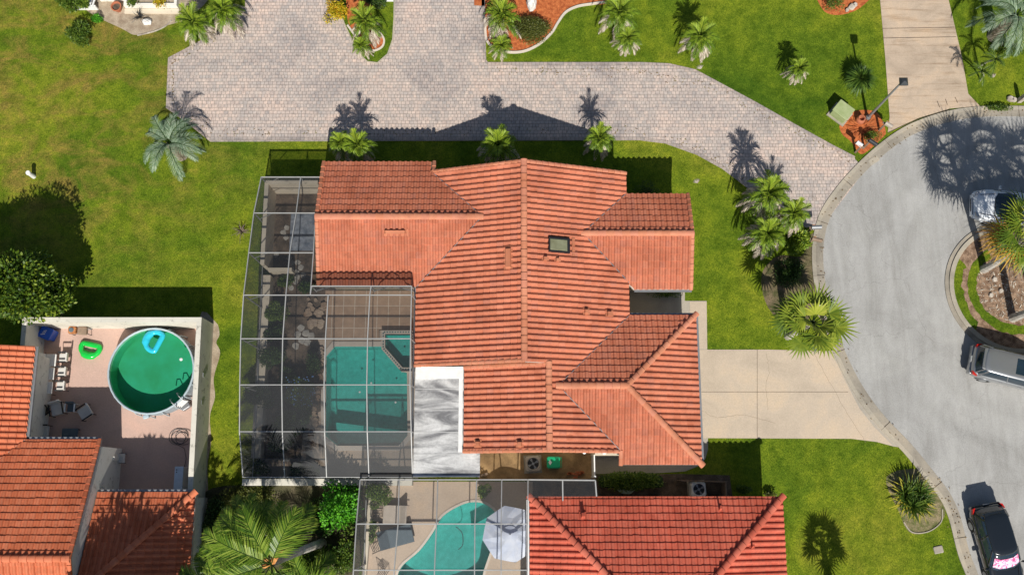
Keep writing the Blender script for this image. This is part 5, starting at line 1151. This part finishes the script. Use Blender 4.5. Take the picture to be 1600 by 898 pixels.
for sx in (-.45, .45):
    for sy in (-.17, .17): q = MB(); q.cyl((sx, sy, 0), (sx, sy, .62), .02, n=6); q.build('leg', M_DGREY, t)
mb = MB(); mb.box((.62, .05, .7), (.22, .05, .03)); mb.box((.0, .0, .62), (1.0, .42, .03)); mb.build('shelf', M_GREY, t)
# chairs along the west wall
for i, (x, y, lab) in enumerate(((85, 564, 'northern of three white high backed chairs by the west patio wall'), (82, 585, 'middle of three white high backed chairs by the west patio wall'), (79, 607, 'southern of three white high backed chairs by the west patio wall'))):
    chair('high_backed_chair', lab, x, y, R(0), .66, .62, 1.10, .46, M_WHITEF, M_DGREY, 'white high backed chairs by the west wall', arms=False, thick=.05)
for i, (x, y, lab) in enumerate(((105, 560, 'northern of three small folding chairs in a row on the patio'), (103, 582, 'middle of three small folding chairs in a row on the patio'), (101, 604, 'southern of three small folding chairs in a row on the patio'))):
    chair('folding_chair', lab, x, y, R(180), .44, .46, .82, .44, M_FABW, M_DGREY, 'small folding chairs in a row', arms=True, thick=.04)
chair('armchair', 'dark wicker armchair with a white cushion facing south, left of the pair', 95, 640, R(-75), .62, .62, .80, .38, M_FABW, M_WICKER, thick=.2)
chair('armchair', 'dark wicker armchair with a white cushion turned to the south west, right of the pair', 138, 645, R(215), .62, .62, .80, .38, M_FABW, M_WICKER, thick=.2)
chair('small_chair', 'small chair with white arms between the two cushioned armchairs', 117, 638, R(-90), .42, .42, .78, .42, M_FABD, M_WHITEP)
chair('small_chair', 'dark chair at the wall left of the cushioned armchairs', 76, 643, R(-50), .42, .42, .80, .42, M_WICKER, M_BLACK)
chair('armchair', 'wicker armchair with a pale seat at the house corner of the patio', 72, 675, R(0), .62, .62, .8, .38, M_FABW, M_WICKER, thick=.16)
p = U(114, 677); t = thing('ottoman', 'low dark table with a blue grey top in the shade by the roof edge', 'table', p); ORG[t] = Vector((0, 0, 0))
mb = MB(); mb.rbox((0, 0, .37), (.85, .5, .08), b=.03); mb.build('top', M_FABD, t)
for sx in (-.36, .36):
    for sy in (-.2, .2): q = MB(); q.cyl((sx, sy, 0), (sx, sy, .34), .025, n=6); q.build('leg', M_WICKER, t)
lounger('patio_bench', 'narrow white sling bench beside the low white return wall', 186, 716, R(180), 1.0, .48, M_FABW, M_BLACK, back=.3, ang=.4)
p = U(289, 752); t = thing('pump_cabinet', 'pale blue white cabinet against the east patio wall near the roof', 'cabinet', (p.x, p.y, 0)); ORG[t] = Vector((0, 0, 0))
mb = MB(); mb.rbox((0, .1, .5), (.42, 1.3, 1.0), b=.04); mb.build('body', M_WHITEP, t); mb = MB(); mb.rbox((0, .1, 1.03), (.46, 1.34, .05), b=.02); mb.build('lid', M_plain('bluish_white_plastic', (.60, .68, .76), .4), t)
mb = MB(); mb.sphere((-.12, .6, 1.06), .035, 6, 4); mb.sphere((-.12, .48, 1.06), .035, 6, 4); mb.build('handle', M_DGREY, t)
mb = MB(); pts = []; g = random.Random(5)
for i in range(90):
    a = i*.33; rr = .35+.12*math.sin(i*.21); pts.append(U(282, 682)+Vector((rr*math.cos(a)*1.2+.15*math.sin(i*.05), rr*math.sin(a), .02+.001*i)))
pts += [U(288, 700, .03), U(291, 716, .03), U(287, 735, .03)]; mb.tube(pts, .014, 5); single(mb, 'garden_hose', M_DGREY, 'dark tangled garden hose on the patio beside the east wall', 'hose')

# ------------------------------------------------------------------ utility yard
def ac_unit(label, px, py, s, mat, group=None):
    p = U(px, py, .8); t = thing('air_conditioner', label, 'air conditioner', (p.x, p.y, 0)); ORG[t] = Vector((0, 0, 0)); t.rotation_euler = (0, 0, R(3))
    mb = MB(); mb.rbox((0, 0, .40), (s, s, .78), b=.10); mb.build('cabinet', mat, t)
    mb = MB(); mb.box((0, 0, -.02+.04), (s+.15, s+.15, .06)); mb.build('pad', G_KERB, t)
    q = MB(); n = 20; q.loft([[Vector((r_*math.cos(2*PI*i/n), r_*math.sin(2*PI*i/n), z)) for i in range(n)] for r_, z in ((s*.40, .80), (s*.43, .835), (s*.40, .835), (s*.37, .80))]); q.build('fan_ring', mat, t)
    mb = MB(); mb.cyl((0, 0, .795), (0, 0, .803), s*.39, n=20); mb.build('fan_well', M_BLACK, t)
    for i in range(4): q = MB(); a = i*PI/2+.5; q.add([(.04*math.cos(a), .04*math.sin(a), .815), (s*.36*math.cos(a-.35), s*.36*math.sin(a-.35), .81), (s*.36*math.cos(a+.2), s*.36*math.sin(a+.2), .83)], [(0, 1, 2)]); q.build('fan_blade', M_GREY, t)
    mb = MB(); mb.cyl((0, 0, .81), (0, 0, .85), .07, n=12); mb.build('motor_cap', M_GREY, t)
    mb = MB()
    for r_ in (.14, .24, .34): 
        mb.tube([(r_*s*1.05*math.cos(2*PI*i/16), r_*s*1.05*math.sin(2*PI*i/16), .84) for i in range(17)], .006, 4)
    mb.build('grille', M_DGREY, t); return t
ac_unit('taupe air conditioner with a round fan in the yard beside the green bin', 833, 724, .80, M_ACP)
ac_unit('white air conditioner half hidden in the shade above the red roof', 1092, 764, .78, M_WHITEP)
p = U(865, 722, .9); t = thing('waste_bin', 'green recycling bin with a white diamond mark in the utility yard', 'bin', (p.x, p.y, 0)); ORG[t] = Vector((0, 0, 0))
mb = MB(); mb.loft([[Vector((x*s, y*s, z)) for x, y in ((-.30, -.27), (.30, -.27), (.30, .27), (-.30, .27))] for s, z in ((.8, .05), (1.0, .88))], True, True); mb.build('body', M_GREENP, t)
mb = MB(); mb.rbox((0, 0, .93), (.72, .62, .10), b=.07); ld = mb.build('lid', M_GREENP, t)
mb = MB(); mb.add([(-.27, 0, .984), (-.18, -.14, .984), (-.09, 0, .984), (-.18, .14, .984)], [(0, 1, 2, 3)]); mb.build('diamond_mark', M_WHITEP, ld)
mb = MB(); mb.tube([(.36, -.25, .88), (.42, -.25, .9), (.42, .25, .9), (.36, .25, .88)], .02, 6); mb.build('handle', M_GREENP, t)
for s in (-1, 1): mb = MB(); mb.cyl((.26, s*.22, .1), (.26, s*.28, .1), .1, n=12); mb.build('wheel', M_RUBBER, t)
g = random.Random(9)
for i in range(13): 
    q = U(886+g.uniform(0, 26), 737+g.uniform(0, 9)); mb = MB(); mb.box(q+Vector((0, 0, .05+.07*(i % 3))), (.21, .10, .065), g.uniform(-.4, .4)); single(mb, 'brick', M_BRICK, 'red brick in the loose heap at the bottom of the utility yard', 'brick', 'loose bricks in the utility yard')
q = U(925, 745); t = thing('yard_gate', 'thin white gate panel closing the east end of the utility yard', 'gate', q)
mb = MB(); top = U(925, 707); mb.box((q.x, (q.y+top.y)/2, .95), (.06, top.y-q.y-.1, 1.5)); mb.build('panel', M_WHITEP, t)
for yy in (q.y, top.y-.05): mb = MB(); mb.box((q.x, yy, .95), (.10, .10, 1.9)); mb.build('post', M_WHITEP, t)
mb = MB(); mb.box((U(757, 741).x, U(757, 741).y, .12), (.35, .12, .12), .3); single(mb, 'timber_block', M_WOOD, 'short timber block beside the white flat roof', 'wood block')
# bag and mulch edging by the hedge
p = U(978, 765); t = MB(); g = random.Random(4); t.sphere(p+Vector((0, 0, .14)), (.45, .22, .16), 12, 7, 0, .12, g); single(t, 'garden_bag', M_plain('pale_teal_sheet', (.42, .55, .48), .5), 'crumpled pale bag lying below the long hedge', 'bag')
t = thing('enclosure_fence', 'low dark timber screen round the half hidden white air conditioner', 'fence', U(1110, 755))
a = U(1060, 750); b = U(1128, 752); c = U(1130, 775)
for i in range(9): mb = MB(); pq = a.lerp(b, i/8); mb.box((pq.x, pq.y, .55), (.16, .04, 1.1)); mb.build('picket', M_WOOD, t)
mb = MB(); mb.box(((b.x), (b.y+c.y)/2, .5), (.06, b.y-c.y, 1.0)); mb.build('side_panel', M_WOOD, t); mb = MB(); frame_bar(mb, (a.x, a.y-.04, .9), (b.x, b.y-.04, .9), .04, .08); mb.build('rail', M_WOOD, t)

# ------------------------------------------------------------------ street things
b = U(1355, 185); t = thing('street_lamp', 'grey street lamp with a square dark head at the mouth of the paved drive', 'street lamp', b)
mb = MB(); mb.cyl(b, b+Vector((0, 0, 4.8)), .085, .05, 12); mb.build('pole', M_GREY, t); mb = MB(); mb.cyl(b, b+Vector((0, 0, .25)), .16, .13, 12); mb.build('base', M_GREY, t)
mb = MB(); hd = b+Vector((.12, .05, 4.92)); mb.loft([[hd+Vector((x*s, y*s, z)) for x, y in ((-.2, -.2), (.2, -.2), (.2, .2), (-.2, .2))] for s, z in ((.75, -.16), (1.05, 0), (1.1, .06), (.7, .16), (.2, .2))], True, True); hd_ = mb.build('lamp_head', M_DGREY, t)
mb = MB(); mb.box(hd+Vector((0, 0, -.17)), (.26, .26, .02)); mb.build('lens', M_WHITEP, hd_)
p = U(1318, 172, .7); t = thing('transformer_box', 'pale green utility cabinet on the lawn by the red mulch', 'utility box', (p.x, p.y, 0)); ORG[t] = Vector((0, 0, 0)); t.rotation_euler = (0, 0, R(-40))
mb = MB(); mb.rbox((0, 0, .36), (.95, .78, .70), b=.04); mb.build('cabinet', M_TRANSF, t); mb = MB(); mb.rbox((0, 0, .735), (1.0, .84, .05), b=.02); mb.build('lid', M_TRANSF, t); mb = MB(); mb.box((0, 0, .03), (1.15, 1.0, .08)); mb.build('pad', G_KERB, t)
for k_ in range(3): mb = MB(); mb.box((0, -.25+.25*k_, .763), (.9, .012, .006)); mb.build('seam', M_TRANSF, t)
p = U(1342, 190); t = thing('terracotta_urn', 'round terracotta urn in the red mulch at the street corner', 'pot', p)
mb = MB(); n = 16
mb.loft([[p+Vector((r_*math.cos(2*PI*i/n), r_*math.sin(2*PI*i/n), z)) for i in range(n)] for r_, z in ((.14, 0), (.26, .2), (.24, .38), (.17, .46), (.20, .52), (.15, .52), (.13, .3))], True, True); mb.build('bowl', M_TERRA, t)
t = thing('dry_mulch_plant', 'rusty red dried frond heap round the terracotta urn', 'plant', U(1343, 200)); q = MB(); g = random.Random(6)
for k_ in range(90):
    a = g.random()*6.28; blade(q, U(1345, 200)+Vector((math.cos(a)*.35+g.uniform(-.2, .2), math.sin(a)*.3, .08)), Vector((math.cos(a), math.sin(a), .2)), .05, g.uniform(.3, .6), .4, g.random(), 3)
q.build('fronds', F_RED, t)
def mailbox(label, px, py, rz, mat, L=.5, group=None, post=True):
    b = U(px, py); t = thing('mailbox', label, 'mailbox', b, group); ORG[t] = Vector((0, 0, 0)); t.rotation_euler = (0, 0, rz)
    mb = MB(); n = 8; pr = [(-.1, 0), (.1, 0)]+[(.1*math.cos(PI*i/n), .12+.09*math.sin(PI*i/n)) for i in range(n+1)]
    mb.loft([[Vector((x, y, 1.0+z)) for y, z in pr] for x in (-L/2+.15, L/2+.15)], True, True); bd = mb.build('box', mat, t); mb = MB(); mb.box((-.02, 0, .5), (.1, .1, 1.0)); mb.box((.1, 0, .97), (.6, .12, .05)); mb.build('post', M_WOOD, t)
    mb = MB(); mb.box((.0, .115, 1.15), (.16, .015, .05)); mb.build('flag', M_RUST, bd); return t
mailbox('upper of two grey mailboxes leaning over the kerb by the palm cluster', 1262, 363, R(2), M_GREY, .55, 'mailboxes at the palm cluster')
mailbox('lower of two brownish mailboxes over the kerb by the palm cluster', 1263, 381, R(-14), M_WOOD, .55, 'mailboxes at the palm cluster')
mailbox('pinkish grey mailbox beside the red mulch nearest the stained driveway', 1374, 204, R(-35), M_ACP, .42, 'mailboxes at the street corner')
mailbox('dark mailbox at the street kerb below the small green hedge', 1350, 231, R(-35), M_DGREY, .50, 'mailboxes at the street corner')
mailbox('white topped mailbox at the tip of the paved drive corner', 1336, 238, R(140), M_WHITEP, .36, 'mailboxes at the street corner')
def drain(px, py, rz, label):
    p = U(px, py); mb = MB(); mb.box(p+Vector((0, 0, .035)), (.62, .34, .03), rz)
    single(mb, 'street_plate', G_KERB, label, 'cover')
drain(1365, 251, R(35), 'pale rectangular cover at the gutter below the street lamp')
p = U(1466, 858); mb = MB(); mb.rbox(p+Vector((0, 0, .03)), (.5, .38, .06), .2); t = single(mb, 'meter_cover', G_KERB, 'small concrete utility cover in the south lawn near the street', 'cover')
p = U(53, 276); t = thing('marker_post', 'short white pipe marker alone on the west lawn', 'marker', p); mb = MB(); mb.cyl(p, p+Vector((0, 0, .65)), .13, .11, 12); mb.build('pipe', M_WHITEP, t); mb = MB(); mb.cyl(p+Vector((0, 0, .65)), p+Vector((0, 0, .72)), .14, .12, 12); mb.build('cap', M_WHITEP, t)
# stones in the upper right verge, island debris
for i, (x, y, r_) in enumerate(((1578, 155, .2), (1584, 157, .16), (1330, 12, .2), (1335, 9, .14), (1323, 17, .12))):
    slab(x, y, r_, h=.15, mat=M_STONE, name='garden_rock', label=['larger pale rock beside the pointed stone bollard', 'smaller pale rock touching the pointed stone bollard', 'largest pale rock in the shrub bed at the top edge', 'middle pale rock in the shrub bed at the top edge', 'smallest pale rock in the shrub bed at the top edge'][i], group='pale garden rocks', n=7)
p = U(1592, 158); mb = MB(); mb.loft([[p+Vector((x*s, y*s, z)) for x, y in ((-.12, -.12), (.12, -.12), (.12, .12), (-.12, .12))] for s, z in ((1, 0), (.9, .9), (.2, 1.15))], True, True); single(mb, 'stone_bollard', M_STONE, 'small pointed stone bollard on the verge at the right edge', 'bollard')
q = MB(); g = random.Random(10)
for i in range(420):
    a = g.random()*6.28; r_ = (IR-1.8)*math.sqrt(g.random()); p = Vector((IC.x+r_*math.cos(a), IC.y+r_*math.sin(a), .085)); aa = g.random()*6.28; leaf(q, p, Vector((math.cos(aa), math.sin(aa), g.uniform(0, .3))).normalized(), g.uniform(.02, .07), g.uniform(.08, .32), Vector((0, 0, 1)), g.random())
tag(q.build('island_debris', F_DEAD), kind='stuff')
for i, (x, y) in enumerate(((1553, 437), (1547, 462), (1562, 455))):
    slab(x, y, .14, h=.18, mat=M_STONE, name='island_stone', label='rough stone in the bark mulch of the roundabout island', group='stones on the roundabout island', n=6)
q = MB(); g = random.Random(31)
edge = [(345, 60), (270, 100), (270, 165), (330, 212), (450, 212), (600, 212), (760, 210), (900, 210), (1000, 211), (1090, 234), (1180, 292), (1250, 345)]; edge2 = [(1330, 250), (1240, 200), (1110, 130), (1000, 106), (900, 106), (770, 106)]
for i in range(520):
    E_ = edge if g.random() < .6 else edge2; j = g.randrange(len(E_)-1); f = g.random(); x = E_[j][0]+(E_[j+1][0]-E_[j][0])*f; y = E_[j][1]+(E_[j+1][1]-E_[j][1])*f+(-abs(g.gauss(0, 7)) if E_ is edge else abs(g.gauss(0, 6)))
    aa = g.random()*6.28; leaf(q, U(x, y, .03), Vector((math.cos(aa), math.sin(aa), .1)), .05, g.uniform(.05, .12), Vector((0, 0, 1)), g.random())
for i in range(130):
    j = g.randrange(1, len(SE)-1); p = SE[j]; tt = (SE[j+1]-SE[j-1]).normalized(); p2 = p+Vector((tt.y, -tt.x, 0))*g.gauss(.25, .18)+tt*g.uniform(-.6, .6)+Vector((0, 0, .065)); aa = g.random()*6.28; leaf(q, p2, Vector((math.cos(aa), math.sin(aa), .1)), .05, g.uniform(.05, .13), Vector((0, 0, 1)), g.random()*.5)
tag(q.build('leaf_litter', M_leaf('dry_leaf', [(.10, .06, .03), (.20, .13, .06), (.30, .22, .10), (.16, .18, .05)], .9, .1)), kind='stuff')
# litter of fallen dry fronds on lawns
for i, (x, y, lab) in enumerate(((1095, 108, 'pale fallen frond at the foot of the north lawn palm'), (1090, 286, 'pale fallen frond on the lawn east of the wing'), (1553, 121, 'fallen pale frond near the young palms'))):
    q = MB(); g = random.Random(20+i); p = U(x, y, .03)
    for k_ in range(9): blade(q, p, Vector((math.cos(1+k_*.25), math.sin(1+k_*.25), .05)), .04, .3, .1, g.random(), 2)
    single(q, 'fallen_frond', F_DEAD, lab, 'palm frond')

# ------------------------------------------------------------------ top left: north neighbour edge
p = U(240, 14); t = thing('long_planter', 'long white masonry planter along the top left edge', 'planter', p)
mb = MB(); a = U(197, 20); b = U(279, 23); cx2 = (a.x+b.x)/2; mb.box((cx2, a.y+.30, .22), (b.x-a.x, .16, .44)); mb.box((cx2, a.y+1.2, .22), (b.x-a.x, .16, .44)); mb.box((a.x+.08, a.y+.75, .22), (.16, .74, .44)); mb.box((b.x-.08, a.y+.75, .22), (.16, .74, .44)); mb.build('planter_wall', W_WHITE, t)
mb = MB(); mb.box((cx2, a.y+.75, .15), (b.x-a.x-.4, .7, .3)); mb.build('soil', G_DIRT, t)
mb = MB(); mb.box((cx2, a.y+.05, .06), (b.x-a.x+.1, .28, .12)); mb.build('step', W_CREAM, t)
mb = MB(); a = U(158, 3); b = U(200, 3); mb.box(((a.x+b.x)/2, a.y+.6, .5), (b.x-a.x, 1.2, 1.0)); single(mb, 'porch_block', W_WHITE, 'white porch block at the top edge left of the terracotta pot', 'porch')
p = U(186, 16); t = thing('terracotta_pot', 'wide terracotta pot on the sandy bed in the top left', 'pot', p); mb = MB(); n = 18
mb.loft([[p+Vector((r_*math.cos(2*PI*i/n), r_*math.sin(2*PI*i/n), z)) for i in range(n)] for r_, z in ((.16, 0), (.28, .38), (.31, .40), (.31, .47), (.25, .47), (.22, .36))], True, True); mb.build('bowl', M_TERRA, t)
mb = MB(); mb.cyl(p+Vector((0, 0, .3)), p+Vector((0, 0, .37)), .22, n=14); mb.build('soil', G_SOIL, t)
p = U(137, 8); t = thing('slatted_bench', 'white slatted bench at the top left edge', 'bench', p)
for i in range(8): mb = MB(); mb.box(p+Vector((-.55+i*.17, .2, .5)), (.09, 1.2, .05), R(-12)); mb.build('slat', M_WHITEP, t)
for s in (-1, 1): mb = MB(); mb.box(p+Vector((0, .2+s*.5, .24)), (1.35, .08, .46)); mb.build('support', M_WHITEP, t)
p = U(231, 36); mb = MB(); mb.sphere(p+Vector((0, 0, .13)), (.28, .22, .2), 9, 6, 0, .18, random.Random(3)); single(mb, 'white_rock', M_WSTONE, 'white rock below the leafless shrub in the sandy bed', 'rock')
mb = MB(); mb.strip(spline([U(215, 56), U(240, 50), U(258, 42), U(268, 33)], 4), .06, 0, .06); single(mb, 'bed_edging', M_STONE, 'thin stone edging along the sandy bed in the top left', 'edging')
p = U(830, 8); mb = MB(); mb.sphere(p+Vector((0, 0, .35)), (.30, .55, .5), 10, 7, 0, .10, random.Random(5)); single(mb, 'pale_boulder', M_WSTONE, 'tall pale boulder at the top of the orange mulch bed', 'boulder')
mb = MB(); mb.box(U(607, -1, .05), (.6, .3, .1)); single(mb, 'white_slab', M_WHITEP, 'white slab at the top edge of the drive island', 'slab')

# ------------------------------------------------------------------ cars
def paint(name, c, metal=.3, rough=.28): 
    m = M_plain(name, c, rough, metal, .5, 1.0, 0); return m
M_LAMPR = M_plain('red_lamp_glass', (.50, .015, .01), .15); M_LAMPW = M_plain('clear_lamp_glass', (.45, .46, .48), .1); M_CHROME = M_plain('chrome', (.7, .7, .7), .15, 1.0)
M_CARGL = M_plain('car_glass', (.015, .03, .045), .04, 0, .8, .5)
def car(name, label, p, rz, L, W, H, pt, wb_off=.0, hood=1.15, ws=.75, cab_r=.55, rear_slope=.35, belt=.98, sunroof=False, rails=False, extra=None, clad=False):
    """front at +x; hood length, windshield run ws, cab_r = distance of the roof's rear edge from the tail"""
    t = thing(name, label, 'car', p); ORG[t] = Vector((0, 0, 0)); t.rotation_euler = (0, 0, rz); hl = L/2
    xs_ = [-hl, -hl+.06, -hl+.25, -hl+.7, -hl+1.3, -.2, .5, hl-hood-.1, hl-hood+.3, hl-.45, hl-.15, hl-.02, hl]
    mb = MB(); rings = []
    for x in xs_:
        e = abs(x)/hl; wv = W/2*(1-.16*max(0, (e-.72)/.28)**2.2-(.10 if e >= .995 else 0)); fr_ = x > hl-hood
        zt_ = belt if not fr_ else belt-.06-.16*((x-(hl-hood))/hood)**1.6
        if e > .99: zt_ -= .22
        elif e > .95: zt_ -= .06
        zb = .22+(.10 if e > .9 else 0); zs_ = zt_-.05
        half = [(.0, zb), (wv*.8, zb), (wv*.95, zb+.06), (wv*.985, zb+.2), (wv, (zb+zs_)/2+.05), (wv*.985, zs_-.10), (wv*.93, zs_-.01), (wv*.80, zt_-.005), (wv*.4, zt_+.015), (0, zt_+.02)]
        rings.append([Vector((x, y, z)) for y, z in half]+[Vector((x, -y, z)) for y, z in reversed(half[1:-1])])
    mb.loft(rings, True, True); mb.build('body', pt, t, smooth=True, sub=1)
    # greenhouse
    xf = hl-hood; xr = -hl+.14; rf = xf-ws; rr_ = -hl+cab_r
    def ring_(xa, xb, w_, z, bow): return [Vector(v) for v in ((xa+bow, 0, z), (xa+bow*.75, w_*.5, z), (xa-.06, w_*.90, z), (xa-.22, w_, z), ((xa+xb)/2, w_*1.01, z), (xb+.2, w_*.97, z), (xb+.04, w_*.86, z), (xb-bow*.3, w_*.45, z), (xb-bow*.35, 0, z), (xb-bow*.3, -w_*.45, z), (xb+.04, -w_*.86, z), (xb+.2, -w_*.97, z), ((xa+xb)/2, -w_*1.01, z), (xa-.22, -w_, z), (xa-.06, -w_*.90, z), (xa+bow*.75, -w_*.5, z))]
    g0 = ring_(xf, xr, W/2*.90, belt-.02, .14); g1 = ring_(rf, rr_, W/2*.70, H-.06, .07)
    gm = [a.lerp(b, .5)+Vector((0, (.02 if a.y > 0 else -.02) if abs(a.y) > .1 else 0, .02)) for a, b in zip(g0, g1)]
    mb = MB(); mb.loft([g0, gm, g1], False, True); gh = mb.build('windows', M_CARGL, t, smooth=True)
    mb = MB(); r1 = [v+Vector((0, 0, .004)) for v in g1]; cen = Vector(((rf+rr_)/2, 0, 0))
    def shr(f, z): return [Vector((cen.x+(v.x-cen.x)*f, v.y*f, z)) for v in g1]
    mb.loft([shr(1.03, H-.085), shr(1.035, H-.055), shr(.97, H-.025), shr(.75, H-.006), shr(.35, H)], False, True); rfb = mb.build('roof', pt, t, smooth=True)
    q = MB()
    for s in (1, -1):
        i0 = 3 if s == 1 else 13; i1 = 5 if s == 1 else 11; i2 = 4 if s == 1 else 12
        for i, w_ in ((i0, .07), (i1, .13), (i2, .06)): frame_bar(q, g0[i]+Vector((0, s*.008, 0)), g1[i]+Vector((0, s*.008, 0)), w_, .03)
        frame_bar(q, g0[i0]+Vector((0, s*.012, .01)), g0[i1]+Vector((0, s*.012, .01)), .03, .03)
    for i in (2, 14, 6, 10): frame_bar(q, g0[i], g1[i], .07, .03)
    q.build('pillars', pt, t)
    for s in (1, -1):
        for x in (hl-.92, -hl+.90):
            q = MB(); q.cyl((x, s*(W/2-.20), .33), (x, s*(W/2+.004), .33), .33, n=20); wl = q.build('wheel', M_RUBBER, t)
            q = MB(); q.cyl((x, s*(W/2+.004), .33), (x, s*(W/2+.018), .33), .21, .19, 10); q.build('rim', M_GREY, wl)
            q = MB(); q.tube([(x+.39*math.cos(a), s*(W/2-.012), .33+.39*math.sin(a)) for a in [PI*j/10 for j in range(11)]], .035, 5); q.build('wheel_arch', M_BLACK if clad else pt, t)
        q = MB(); q.rbox((xf-.12, s*(W/2+.10), belt+.05), (.12, .22, .15), b=.04); mr = q.build('mirror', pt, t); q = MB(); q.box((xf-.12, s*(W/2+.0), belt), (.05, .1, .05)); q.build('mirror_arm', M_BLACK, mr)
        for x in (.25, -.75): q = MB(); q.rbox((x, s*(W/2*.995+.005), belt-.17), (.2, .03, .035), b=.01); q.build('door_handle', M_CHROME, t)
        q = MB(); q.loft([[Vector((-hl+dx, s*(W/2*k1), z)) for dx, k1 in ((.0, .72), (.05, .88), (.30, .965), (.24, .90), (.08, .78))] for z in (belt-.24, belt-.05)], True, True); q.build('tail_light', M_LAMPR, t)
        q = MB(); q.loft([[Vector((hl-dx, s*(W/2*k1), z)) for dx, k1 in ((.07, .50), (.13, .80), (.62, .955), (.55, .85), (.22, .62))] for z in (.55, belt-.17)], True, True); q.build('headlight', M_LAMPW, t)
    q = MB(); q.rbox((-hl+.05, 0, .56), (.22, W*.86, .30), b=.05); q.build('rear_bumper', pt if not clad else M_BLACK, t)
    q = MB(); q.rbox((hl+.0, 0, .45), (.12, W*.70, .26), b=.04); fb = q.build('front_bumper', pt, t); q = MB(); q.box((hl+.055, 0, .47), (.02, W*.42, .14)); q.build('grille', M_BLACK, fb)
    q = MB(); q.box((-hl-.06, 0, .74), (.015, .32, .16)); q.build('licence_plate', M_WHITEP, t)
    q = MB(); frame_bar(q, (xf+.10, -.45, belt+.01), (xf+.16, .25, belt+.03), .02, .02); frame_bar(q, (xf+.10, .0, belt+.01), (xf+.17, .55, belt+.02), .02, .02); q.build('wipers', M_BLACK, t)
    # spoiler, seams
    q = MB(); q.rbox((rr_-.06, 0, H-.075), (.20, W*.60, .045), b=.015); q.build('spoiler', pt, t)
    q = MB()
    for s in (1, -1): frame_bar(q, (xf+.1, s*W*.36, belt-.035), (hl-.3, s*W*.30, belt-.15), .012, .05)
    q.build('bonnet_seam', M_BLACK, t)
    if sunroof: q = MB(); q.rbox((rf-.55, 0, H-.004), (.75, W*.46, .02), b=.008); q.build('sunroof', M_CARGL, rfb)
    if rails:
        for s in (1, -1): q = MB(); q.tube([(rf-.1, s*W*.335, H-.06), (rf-.2, s*W*.335, H+.03), (rr_+.2, s*W*.335, H+.03), (rr_+.1, s*W*.335, H-.06)], .018, 6); q.build('roof_rail', M_CHROME, t)
    if extra: extra(t, g0, g1, xf, rf, H, W)
    return t
# silver SUV
ra = U(1517, 561, .6); fa = U(1600, 582, .6); d = (fa-ra); rz = math.atan2(d.y, d.x); d.normalize(); L = 4.75; c = ra+d*(L/2)+Vector((0, 0, 0)); c.z = 0
car('suv', 'silver grey estate car with a sunroof parked below the roundabout island', c, rz, L, 1.86, 1.60, paint('silver_grey_paint', (.32, .33, .34), .6, .3), hood=1.15, ws=.7, cab_r=.42, belt=1.06, sunroof=True)
# black hatchback
ra = U(1540, 789, .7); fa = U(1574, 905, .7); d = (fa-ra); rz = math.atan2(d.y, d.x); d.normalize(); L = 4.35; c = ra+d*(L/2); c.z = 0
M_SHADE = None
def sunshade(t, g0, g1, xf, rf, H, W):
    m, N, Lk, B = nmat('foil_sunshade'); v = coordP(N, Lk, (1, 1, 1), obj=True)
    col = ramp(N, Lk, noise(N, Lk, v, 5.5, 4, .6, 1.0), [(.38, (.50, .55, .70)), (.48, (.66, .62, .72)), (.53, (.70, .12, .30)), (.66, (.66, .03, .18))])
    Lk.new(col, B.inputs['Base Color']); B.inputs['Roughness'].default_value = .35
    q = MB(); a0 = [g0[i].lerp(g1[i], .16)+Vector((.025, 0, .03)) for i in (14, 15, 0, 1, 2)]; a1 = [g0[i].lerp(g1[i], .74)+Vector((.025, 0, .03)) for i in (14, 15, 0, 1, 2)]
    q.loft([a0, a1], closed=False); q.build('sunshade', m, t)
car('hatchback', 'black hatchback with a pink and white sunshade in the lower right corner', c, rz, L, 1.82, 1.50, paint('black_paint', (.012, .016, .020), .2, .2), hood=1.2, ws=.75, cab_r=.45, belt=.95, extra=sunshade)
# white car nose west
fa = U(1519, 320, .5); ra = U(1600, 329, .5); d = fa-ra; rz = math.atan2(d.y, d.x); d.normalize(); L = 4.4; c = fa-d*(L/2); c.z = 0
car('white_car', 'white car with its nose showing beside the island palm', c, rz, L, 1.82, 1.50, paint('white_paint_car', (.80, .83, .86), .0, .22), hood=1.2, ws=.85, cab_r=.5, belt=.93, rails=True)
